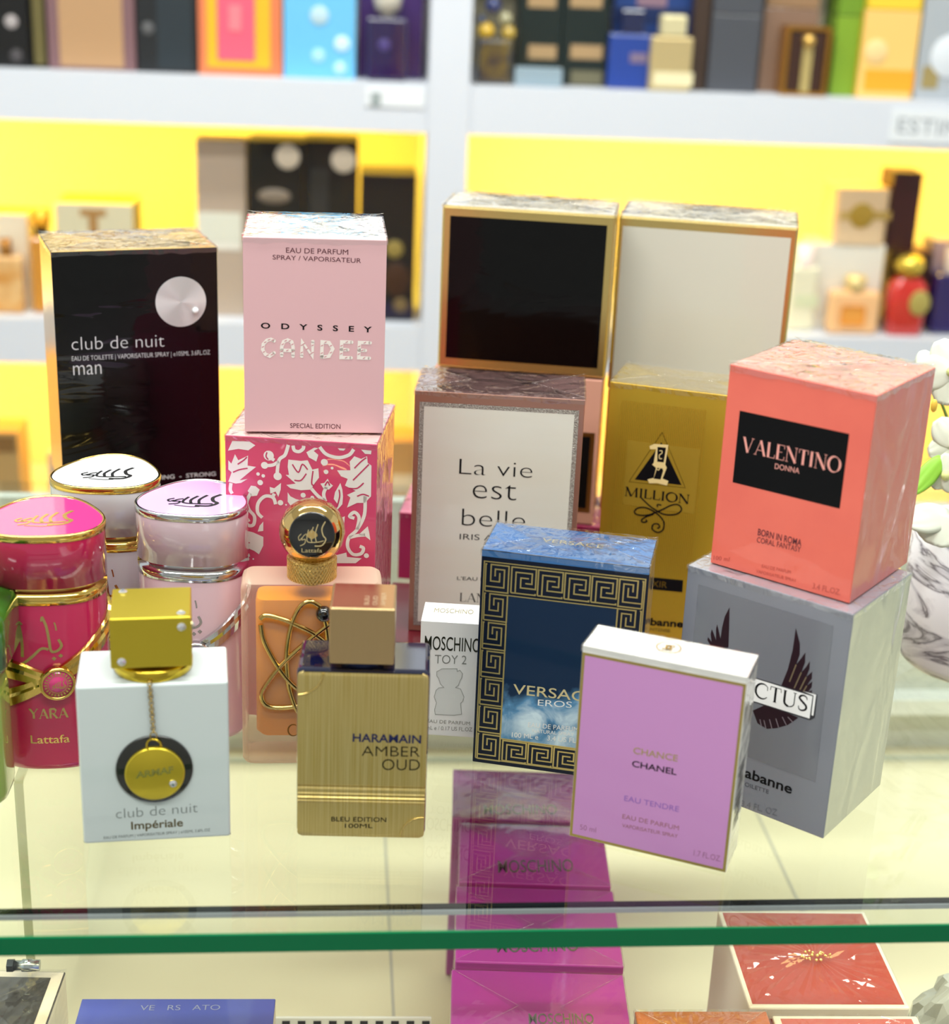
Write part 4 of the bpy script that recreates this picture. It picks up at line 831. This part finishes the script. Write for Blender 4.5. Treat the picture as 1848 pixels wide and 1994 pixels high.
# the wrap of the red carton, gathered to a point in the middle of the top
mb = MB(); cx, cy = 2, 44; rnd = random.Random(5); NR, NA = 9, 60; vs = [(cx, cy, 133)]
am = [rnd.uniform(.3, 2.2) for _ in range(NA)]
for i in range(1, NR+1):
    t = i/NR
    for k in range(NA):
        a = 2*math.pi*k/NA; dx, dy = math.cos(a), math.sin(a)
        L_ = min((47.2-cx)/dx if dx > 1e-6 else 1e9, (-47.2-cx)/dx if dx < -1e-6 else 1e9, (95.4-cy)/dy if dy > 1e-6 else 1e9, (-.4-cy)/dy if dy < -1e-6 else 1e9)
        vs.append((cx+dx*L_*t, cy+dy*L_*t, 129.9+3*(1-t)**3+am[k]*(k % 2)*math.sin(math.pi*min(1, t*1.05))*.9))
fs = [(0, 1+k, 1+(k+1) % NA) for k in range(NA)]+[(1+(i-1)*NA+k, 1+i*NA+k, 1+i*NA+(k+1) % NA, 1+(i-1)*NA+(k+1) % NA) for i in range(1, NR) for k in range(NA)]
mb.add(vs, fs).build('cellophane_wrap', CELLO_S, RD)
gb = MB()
for k in range(26): a = rnd.uniform(0, 6.28); q = rnd.uniform(.5, 7); gb.sphere((cx+q*math.cos(a)*1.5, cy+q*math.sin(a)*.6, 132.6+rnd.uniform(0, 1.6)), rnd.uniform(.5, 1.1), 6)
gb.build('wrap_knot', mat('#f0d68a', .2, .5, coat=1), RD)
OG = Thing('perfume_box', 'orange carton at the lower photo edge beside the purple row', 'perfume box', (144, 698, LOW), rad(3.8), 76, 43, 129.4)
carton(OG, [mat('#c76a30', .4, coat=.6, wrink=.2)], 0, .8); wrap(OG, .8, 51)
st = flat(OG, 'orange_sticker', [[(-22, 12), (-4, 13), (-3, 25), (-20, 26)]], mat('#f0663c', .4), face='top', e=.15)
R2 = Thing('perfume_box', 'second red carton with white edge in front of the brick red one', 'perfume box', (226, 708, LOW), rad(3.5), 84, 35, 129)
carton(R2, [mat('#efe4d4', .4)], 0, 1); flat(R2, 'red_top_panel', [rect(-38, 38, 3, 32)], mat('#c95a4c', .35, coat=.6), face='top', e=.1); wrap(R2, .6, 53, folds=False)
# crumpled grey bag
bgm = MB(); rnd = random.Random(3); rings = []
for i in range(13):
    t = i/12; r = 34*math.sin(math.pi*(.12+.8*t))**.7; ring = []
    for k in range(28): a = 2*math.pi*k/28; q = r*(1+.16*rnd.uniform(-1, 1)); ring.append((q*math.cos(a), q*.9*math.sin(a), 112*t+rnd.uniform(-3, 3)*(0 < i < 12)))
    rings.append(ring)
bgm.loft(rings, smooth=False); bo = bgm.build('plastic_bag', mat('#c3c6bf', .2, coat=1, trans=.3, ior=1.1), None)
bo.location = Vector((312, 800, LOW+.5))*S; tag(bo, 'crumpled grey clear plastic bag at the lower right corner under the glass', 'bag')
# steel bolt on the divider
BO = Thing('shelf_support', 'short round steel support fixed to the clear divider at the lower left', 'bolt', (-243, 741, -109), PSI)
lz = MB().lathe([(.02, 0), (4, 0), (4, 6), (5, 6.5), (5, 14), (4.4, 14.5), (4.4, 20), (.02, 20)], n=28); lz.v = [((-10+z)*.72, y*.72, x*.72) for x, y, z in lz.v]; lz.build('barrel', mat('#c9d4d8', .2, 1), BO)
lz = MB().lathe([(.02, 0), (5.4, 0), (5.4, 5), (.02, 5)], n=6, smooth=False); lz.v = [((-15+z)*.72, y*.72, x*.72) for x, y, z in lz.v]; lz.build('nut', mat('#3d444c', .3, .8), BO)
# clear price rail with black dashes
RL = Thing('price_rail', 'clear price rail with black dashes at the lower photo edge', 'rail', (0, 0, 0))
a_, b_ = atz(476, 1983, -200), atz(840, 1983, -200); RL.o.location = a_*S; RL.o.rotation_euler = (0, 0, math.atan2((b_-a_).y, (b_-a_).x)); LR = (b_-a_).length
MB().box(0, LR, 0, 2, -14, 0).box(2, 6, 0, 8, -49.6, -14).box(LR-6, LR-2, 0, 8, -49.6, -14).build('rail', mat('#e6e6dc', .25, coat=1), RL)
for k in range(12): MB().box(4+k*LR/12, 4+(k+.5)*LR/12, -.3, 0, -9, -2).build('dash', INK, RL)

# ================================================================== goods on the wall shelves
UP, MIDS, LO = 260.2, -61.8, -383.8
def bg(name, label, cat, u0, u1, shelf, off, d, vt=None, h=None, group=None):
    """a thing on a wall shelf: left and right extent in the photo, height from its top edge"""
    Y = 2093+off; v = vt if vt is not None else 100
    a, b = atY(u0, v, Y), atY(u1, v, Y)
    hh = h if h else max(20, (a.z+b.z)/2-shelf)
    return Thing(name, label, cat, R2W((a.x+b.x)/2, Y, shelf), PSI, b.x-a.x, d, hh, group)
def bpx(T, u, v):  return T.front(u, v)
def bgbox(label, u0, u1, shelf, off, d, col, vt=None, h=None, side=None, top=None, group=None, rough=.35, bev=1):
    T = bg('perfume_box', label, 'perfume box', u0, u1, shelf, off, d, vt, h, group)
    carton(T, [mat(col, rough, coat=.3), mat(side or col, rough), mat(top or col, rough)], (0, 1, 1, 1, 2, 0), bev); return T
def panel(T, name, u0, v0, u1, v1, col, **k):
    x0, z0 = bpx(T, u0, v1); x1, z1 = bpx(T, u1, v0)
    mb = MB().box(x0, x1, -.8, 0, max(z0, .5), min(z1, T.h-.5)); return mb.build(name, mat(col, k.pop('rough', .4), **k), T, .3)
def roundel(T, name, u, v, rpx, col, ry=1, **k):
    x, z = bpx(T, u, v); r = abs(bpx(T, u+rpx, v)[0]-x)
    mb = MB().lathe([(.02, 0), (r, 0), (r, 1), (r-.6, 1.3), (.02, 1.3)], n=36); mb.v = [(x+a, -c, z+b*ry) for a, b, c in mb.v]
    return mb.build(name, mat(col, k.pop('rough', .4), **k), T)
# ---- upper shelf, left bay
T = bgbox('black perfume box at the left end of the upper shelf', -60, 58, UP, 30, 70, '#0d0c0d', h=150); roundel(T, 'emblem', 22, 42, 13, '#a8a0a0'); roundel(T, 'emblem', 32, 108, 12, '#4a4648')
T = bg('perfume_bottle', 'slim black bottle with a dull gold stripe beside the black box, upper shelf', 'perfume bottle', 60, 92, UP, 34, 30, h=120)
MB().box(-T.w/2, T.w/2, 0, 30, 0, 105).build('body', BLACK, T, 2); MB().box(-6, 8, -.8, 0, 4, 100).build('stripe', mat('#7a7048', .35, .5), T); MB().lathe([(7, 104.9), (7, 120), (.1, 120)], 0, 15, 20).build('cap', GOLD, T)
T = bgbox('tan perfume box with mauve sides, upper shelf', 94, 264, UP, 30, 80, '#7c5c60', h=155, side='#6b4d55'); panel(T, 'tan_panel', 118, -20, 236, 128, '#b48e68')
T = bgbox('charcoal perfume box between the tan and coral boxes, upper shelf', 268, 384, UP, 32, 75, '#1f2124', h=150); panel(T, 'slate_panel', 308, -20, 372, 134, '#2a3238'); roundel(T, 'emblem', 288, 55, 12, '#5c5c5e')
T = bgbox('coral perfume box with yellow and pink panels, upper shelf', 387, 549, UP, 30, 70, '#de7c52', h=150); panel(T, 'yellow_panel', 404, -20, 526, 130, '#eab32c'); p_ = panel(T, 'pink_panel', 424, -20, 496, 116, '#ec5f78'); p_.location.y = -.0012; o_ = panel(T, 'pink_emblem', 446, 10, 470, 60, '#e4808a'); o_.location.y = -.0022
T = bgbox('light blue perfume box, upper shelf', 552, 692, UP, 32, 70, '#6cbcea', h=150); roundel(T, 'pale_emblem', 622, 30, 18, '#b8d4e0'); roundel(T, 'white_spot', 666, 85, 15, '#cfeaf6'); roundel(T, 'white_spot', 620, 108, 13, '#a8dcf4'); roundel(T, 'white_spot', 662, 132, 12, '#b8e2f4')
T = bgbox('deep purple perfume box at the right end of the left bay, upper shelf', 697, 822, UP, 62, 60, '#43276a', h=150, side='#4f3076')
T = bg('perfume_bottle', 'dark violet bottle with a pale stopper in front of the purple box', 'perfume bottle', 716, 794, UP, 22, 34, vt=34)
MB().box(-T.w/2, T.w/2, 0, 32, 0, T.h).build('body', mat('#1c1044', .12, coat=1), T, 4); MB().lathe([(8, T.h-.1), (9, T.h+5), (16, T.h+8), (19, T.h+24), (12, T.h+40), (.1, T.h+42)], 0, 16, 28).build('stopper', mat('#c9c2b4', .25), T); roundel(T, 'emblem', 748, 88, 12, '#4c3f78')
def card(label, u0, v0, u1, v1, col, off=-2):
    a, b = atY(u0, v0, 2090.5), atY(u1, v1, 2090.5)
    T = Thing('price_card', label, 'price card', R2W((a.x+b.x)/2, 2093+off, b.z), PSI, b.x-a.x, 1.2, a.z-b.z); MB().box(-T.w/2, T.w/2, 0, 1.8, 0, T.h).build('card', mat(col, .4), T); return T
T = card('white price card on the upper shelf edge below the purple box', 712, 172, 826, 210, '#e9ecf0'); panel(T, 'grey_mark', 722, 180, 742, 206, '#9aa4a6')
T = card('white card with large grey letters at the right end of the upper shelf edge', 1738, 212, 1900, 282, '#e2e6ea'); text(T, 'ESTIN', (1746, 258), (1866, 266), (1746, 228), mat('#9aa0a6', .5), bold=.0, e=.3)
# ---- upper shelf, right bay
T = bg('perfume_bottle', 'dark bottle with yellow ball ornaments at the left end of the right bay', 'perfume bottle', 926, 1004, UP, 26, 44, vt=75)
MB().box(-T.w/2+3, T.w/2-3, 0, 40, 0, T.h).build('body', mat('#22283a', .12, coat=1, var='#6a5c34', vscale=50), T, 5)
for (u, v, r, c) in ((948, 62, 17, '#d9b02c'), (992, 66, 15, '#b89a3a'), (962, 12, 16, '#27346c'), (986, 38, 14, '#a8a27c'), (940, 40, 10, '#3a4560')):
    x, z = bpx(T, u, v); rr_ = abs(bpx(T, u+r, v)[0]-x); MB().sphere((x, 14, z), rr_, 16).build('ball', mat(c, .15, coat=1), T)
for (u0, u1, lb) in ((1008, 1092, 'dark green perfume box behind the small pale carton, upper shelf right bay'), (1094, 1182, 'dark green perfume box with beige print beside the blue bottle, upper shelf')):
    T = bgbox(lb, u0, u1, UP, 44, 70, '#12201f', h=150, group='dark green boxes on the upper shelf')
    for v in (2, 102, 152): panel(T, 'beige_print', u0+(20 if u0 < 1050 else 16), v-13, u1-8, v+12, '#a98c66' if v != 152 else '#6a6650')
T = bgbox('small pale grey carton lying in front of the dark green boxes', 1004, 1096, UP, 18, 22, '#8fa2ae', vt=133)
T = bgbox('blue perfume box behind the gold bottle, upper shelf', 1190, 1342, UP, 66, 66, '#22407e', h=150); panel(T, 'copper_print', 1240, -10, 1300, 12, '#8c7080'); panel(T, 'dark_band', 1190, 18, 1342, 42, '#1a2c58')
T = bg('perfume_bottle', 'blue bottle with dark square cap left of the gold bottle, upper shelf', 'perfume bottle', 1188, 1272, UP, 30, 32, vt=66)
MB().box(-T.w/2, T.w/2, 0, 30, 0, T.h).build('body', mat('#1e3f94', .15, coat=1), T, 3); x, z = bpx(T, 1234, 40); MB().box(x-15, x+15, 2, 28, T.h, T.h+30).build('cap', mat('#141c44', .2, coat=1), T, 2); panel(T, 'copper_print', 1226, 104, 1262, 122, '#7c6c86')
T = bg('perfume_bottle', 'gold bottle with pale gold cap in front of the blue box, upper shelf', 'perfume bottle', 1270, 1352, UP, 20, 30, vt=72)
MB().box(-T.w/2, T.w/2, 0, 28, 0, T.h).build('body', mat('#c9b482', .4, .4), T, 3); x, z = bpx(T, 1314, 50); MB().box(x-17, x+17, 2, 26, T.h, T.h+27).build('cap', mat('#ddd2a6', .35, .3), T, 3); panel(T, 'pale_band', 1271, 142, 1350, 166, '#e6dab0')
bgbox('dark brown narrow box right of the gold bottle, upper shelf', 1346, 1378, UP, 40, 60, '#3f2f26', h=150)
for (z0, h_, lb) in ((0, 98, 'grey perfume box at the bottom of its pair, upper shelf'), (99, 70, 'grey perfume box resting on another grey box, upper shelf')):
    T = bgbox(lb, 1382, 1478, UP+z0, 36, 66, '#4b4d54', h=h_, top='#7c7e84', group='grey boxes on the upper shelf')
T = bgbox('taupe perfume box behind the amber gold bottle, upper shelf', 1482, 1588, UP, 58, 60, '#8d6f5c', h=108, top='#d8c8b4'); bgbox('brown perfume box on top of the taupe box, upper shelf', 1484, 1586, UP+109, 58, 60, '#9a7858', h=50)
T = bg('perfume_bottle', 'dark amber bottle in a gold frame with a gold stripe, upper shelf', 'perfume bottle', 1534, 1622, UP, 20, 34, vt=52)
MB().box(-T.w/2+4, T.w/2-4, 2, 32, 3, T.h-4).build('body', mat('#3a1c10', .1, coat=1), T, 3)
fm = MB()
for P in frame(-T.w/2, T.w/2, 0, T.h, 5): fm.box(P[0][0], P[1][0], 0, 34, P[0][1], P[2][1])
fm.build('gold_frame', mat('#c08a3a', .2, .8), T); MB().box(-6, 7, -1, 2.5, 5, T.h-14).build('gold_stripe', mat('#e0c884', .25, .6), T); MB().sphere((0, -1, T.h-18), 9, 14).build('gold_ball', mat('#d8b060', .2, .7), T)
for (z0, h_, c, lb) in ((0, 102, '#7fa32c', 'lime green perfume box under the darker green one, upper shelf'), (103, 60, '#6f9428', 'green perfume box stacked on the lime green box, upper shelf')):
    bgbox(lb, 1624, 1674, UP+z0, 40, 66, c, h=h_, top='#9cb860')
T = bgbox('pale peach perfume box with painted yellow glow at its base, upper shelf right', 1677, 1786, UP, 28, 60, '#f2c672', h=112, side='#e8a838', top='#ffe070'); roundel(T, 'round_print', 1706, 100, 22, '#f6d294'); panel(T, 'painted_glow_foot', 1680, 138, 1782, 176, '#f0a62c')  # the yellow glow at the base is painted on as an amber panel
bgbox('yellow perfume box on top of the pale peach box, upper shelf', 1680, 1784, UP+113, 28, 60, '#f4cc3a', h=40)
T = bgbox('silver grey perfume box with a round white print at the right photo edge, upper shelf', 1790, 1900, UP, 30, 60, '#aab0b6', h=130); roundel(T, 'round_print', 1852, 110, 40, '#d9dee4'); panel(T, 'olive_foot', 1792, 130, 1830, 172, '#9c8a58')
# ---- middle shelf, left bay
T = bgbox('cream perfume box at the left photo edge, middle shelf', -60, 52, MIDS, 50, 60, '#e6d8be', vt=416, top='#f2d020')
T = bg('perfume_bottle', 'clear bottle of amber liquid in front of the cream box, middle shelf', 'perfume bottle', -24, 40, MIDS, 22, 26, vt=500)
MB().box(-T.w/2, T.w/2, 0, 24, 0, T.h).build('body', mat('#c98a3c', .2, coat=1, var='#e6c088', vscale=30), T, 4); MB().lathe([(8, T.h-.1), (8, T.h+22), (.1, T.h+22)], 0, 12, 20).build('cap', mat('#8a5c20', .3, .5), T)
T = bg('perfume_bottle', 'amber bottle with black neck and orange cap beside the letter box, middle shelf', 'perfume bottle', 56, 100, MIDS, 30, 26, vt=462)
MB().box(-T.w/2, T.w/2, 0, 24, 0, T.h).build('body', mat('#c8862c', .2, coat=1), T, 4); MB().lathe([(9, T.h-.1), (9, T.h+14)], 0, 12, 20).build('neck', BLACK, T); MB().lathe([(12, T.h+13.9), (12, T.h+36), (.1, T.h+37)], 0, 12, 20).build('cap', mat('#e8a020', .25, .4), T)
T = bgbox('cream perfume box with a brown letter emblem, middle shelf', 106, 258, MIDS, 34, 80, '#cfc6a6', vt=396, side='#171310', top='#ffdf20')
panel(T, 'letter_bar', 156, 408, 206, 420, '#a67c48'); panel(T, 'letter_stem', 174, 418, 190, 470, '#a67c48')
T = bgbox('tall taupe perfume box left of the black pair, middle shelf', 380, 478, MIDS, 40, 70, '#b3a08e', vt=272); panel(T, 'pale_lid', 384, 415, 470, 470, '#d9d8c8'); panel(T, 'pale_band', 384, 470, 470, 485, '#e4dfd2')
for (u0, u1, lb) in ((482, 590, 'black perfume box with white disc and oval mark, middle shelf'), (592, 698, 'black perfume box with white disc touching the tall dark carton, middle shelf')):
    T = bgbox(lb, u0, u1, MIDS, 34, 75, '#131110', vt=275, group='black boxes with white discs'); roundel(T, 'white_disc', 560 if u0 < 500 else 669, 305 if u0 < 500 else 312, 24, '#cfc0ac')
    if u0 < 500: roundel(T, 'oval_mark', 534, 382, 32, '#7d6f60', .45)
    else: panel(T, 'grey_print', 604, 330, 640, 420, '#2c2a28')
T = bgbox('black perfume box with bronze print beside the white upright, middle shelf', 702, 812, MIDS, 34, 80, '#0f0c10', vt=340, top='#1a1410'); roundel(T, 'gold_spot', 768, 485, 17, '#8f7c40'); roundel(T, 'gold_spot', 780, 594, 14, '#6e5a38'); roundel(T, 'bronze_mark', 772, 545, 26, '#3c2416', 1.3); panel(T, 'violet_foot', 704, 590, 806, 616, '#1c1630')
# ---- middle shelf, right bay
T = bgbox('white perfume box under the gold disc box, middle shelf', 1584, 1726, MIDS, 48, 60, '#e2ddd0', vt=476)
WH = T.h
T = bg('perfume_box', 'cream box with round gold disc on top of the white box, middle shelf', 'perfume box', 1632, 1738, MIDS+WH+.3, 46, 78, vt=368)
MB().loft([rounded(T.w, 78, 10) if 0 else [(x, y, z) for x, y in rounded(T.w, 78, 10)] for z in (0, T.h)]).build('carton', mat('#dcbf98', .4), T)
roundel(T, 'gold_disc', 1678, 420, 24, '#b8963c', metal=.3); panel(T, 'gold_ribbon', 1634, 412, 1655, 428, '#c9a860'); panel(T, 'gold_ribbon', 1700, 412, 1736, 428, '#b89850')
T = bg('perfume_bottle', 'peach bottle with pale gold cap in front of the white box, middle shelf', 'perfume bottle', 1620, 1720, MIDS, 16, 30, vt=568)
MB().box(-T.w/2, T.w/2, 0, 28, 0, T.h).build('body', mat('#eebb84', .2, coat=1), T, 8, 4); MB().box(-20, 14, -1, 0, 14, T.h-20).build('liquid_panel', mat('#e69c46', .25), T, 3); MB().lathe([(14, T.h-.1), (15, T.h+4), (15, T.h+18), (10, T.h+21), (.1, T.h+21)], 0, 14, 24).build('cap', mat('#dfc68a', .3, .4), T)
T = bg('perfume_bottle', 'pale cream bottle left of the white box, middle shelf', 'perfume bottle', 1542, 1598, MIDS, 30, 30, vt=520)
MB().box(-T.w/2, T.w/2, 0, 28, 0, T.h).build('body', mat('#e6e0c2', .25, coat=1), T, 5); MB().lathe([(13, T.h-.1), (13, T.h+30), (.1, T.h+30)], 0, 14, 24).build('cap', mat('#f0dcd2', .3), T); panel(T, 'green_label', 1546, 575, 1594, 598, '#d5d8b2')
T = bgbox('dark maroon box behind the red bottle, middle shelf', 1736, 1816, MIDS, 60, 60, '#2a0a0e', vt=490, top='#7c4a34')
MH = T.h
bgbox('dark maroon box on top of another maroon box, middle shelf', 1742, 1800, MIDS+MH+.3, 64, 56, '#3a0d10', vt=336)
T = bg('perfume_bottle', 'red bottle with round gold cap and gold medallion, middle shelf', 'perfume bottle', 1740, 1816, MIDS, 16, 42, vt=545)
w_ = T.w/2; red = mat('#c22a20', .15, coat=1)
MB().loft([[(x*k, 20+(y-20)*k, z) for x, y in rounded(T.w, 40, 12)] for z, k in ((0, .84), (4, .94), (T.h*.5, 1), (T.h*.85, .95), (T.h, .6))]).build('body', red, T)
MB().lathe([(10, T.h-1), (11, T.h+3), (19, T.h+8), (21, T.h+18), (17, T.h+27), (8, T.h+31), (.1, T.h+31)], 0, 20, 32).build('cap', mat('#d9bf4e', .25, .7), T); x, z = bpx(T, 1792, 590)
roundel(T, 'medallion', 1790, 590, 20, '#b8a85c', 1.2, metal=.3).location.y = -.001
T = bg('perfume_bottle', 'dark violet bottle at the right photo edge, middle shelf', 'perfume bottle', 1826, 1900, MIDS, 30, 34, vt=535)
MB().box(-T.w/2, T.w/2, 0, 32, 0, T.h).build('body', mat('#1c1058', .12, coat=1), T, 5); MB().lathe([(13, T.h-.1), (13, T.h+34), (.1, T.h+34)], 0, 16, 24).build('cap', mat('#c9b8a8', .3), T)
T = bgbox('mauve grey box behind the violet bottle, middle shelf', 1822, 1910, MIDS, 70, 50, '#a8949c', vt=470)
# ---- lower shelf
T = bgbox('beige brown perfume box at the left photo edge, lower shelf', -60, 34, LO, 40, 70, '#a88a58', vt=842); panel(T, 'dark_top_panel', -50, 850, 30, 880, '#7c5c34')
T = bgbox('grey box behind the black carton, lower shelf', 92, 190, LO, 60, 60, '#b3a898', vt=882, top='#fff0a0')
T = bgbox('tan perfume box seen between the floral and white-fronted cartons, lower shelf', 758, 812, LO, 50, 70, '#b78f58', vt=858); panel(T, 'pale_band', 760, 925, 810, 960, '#d2c2a0')
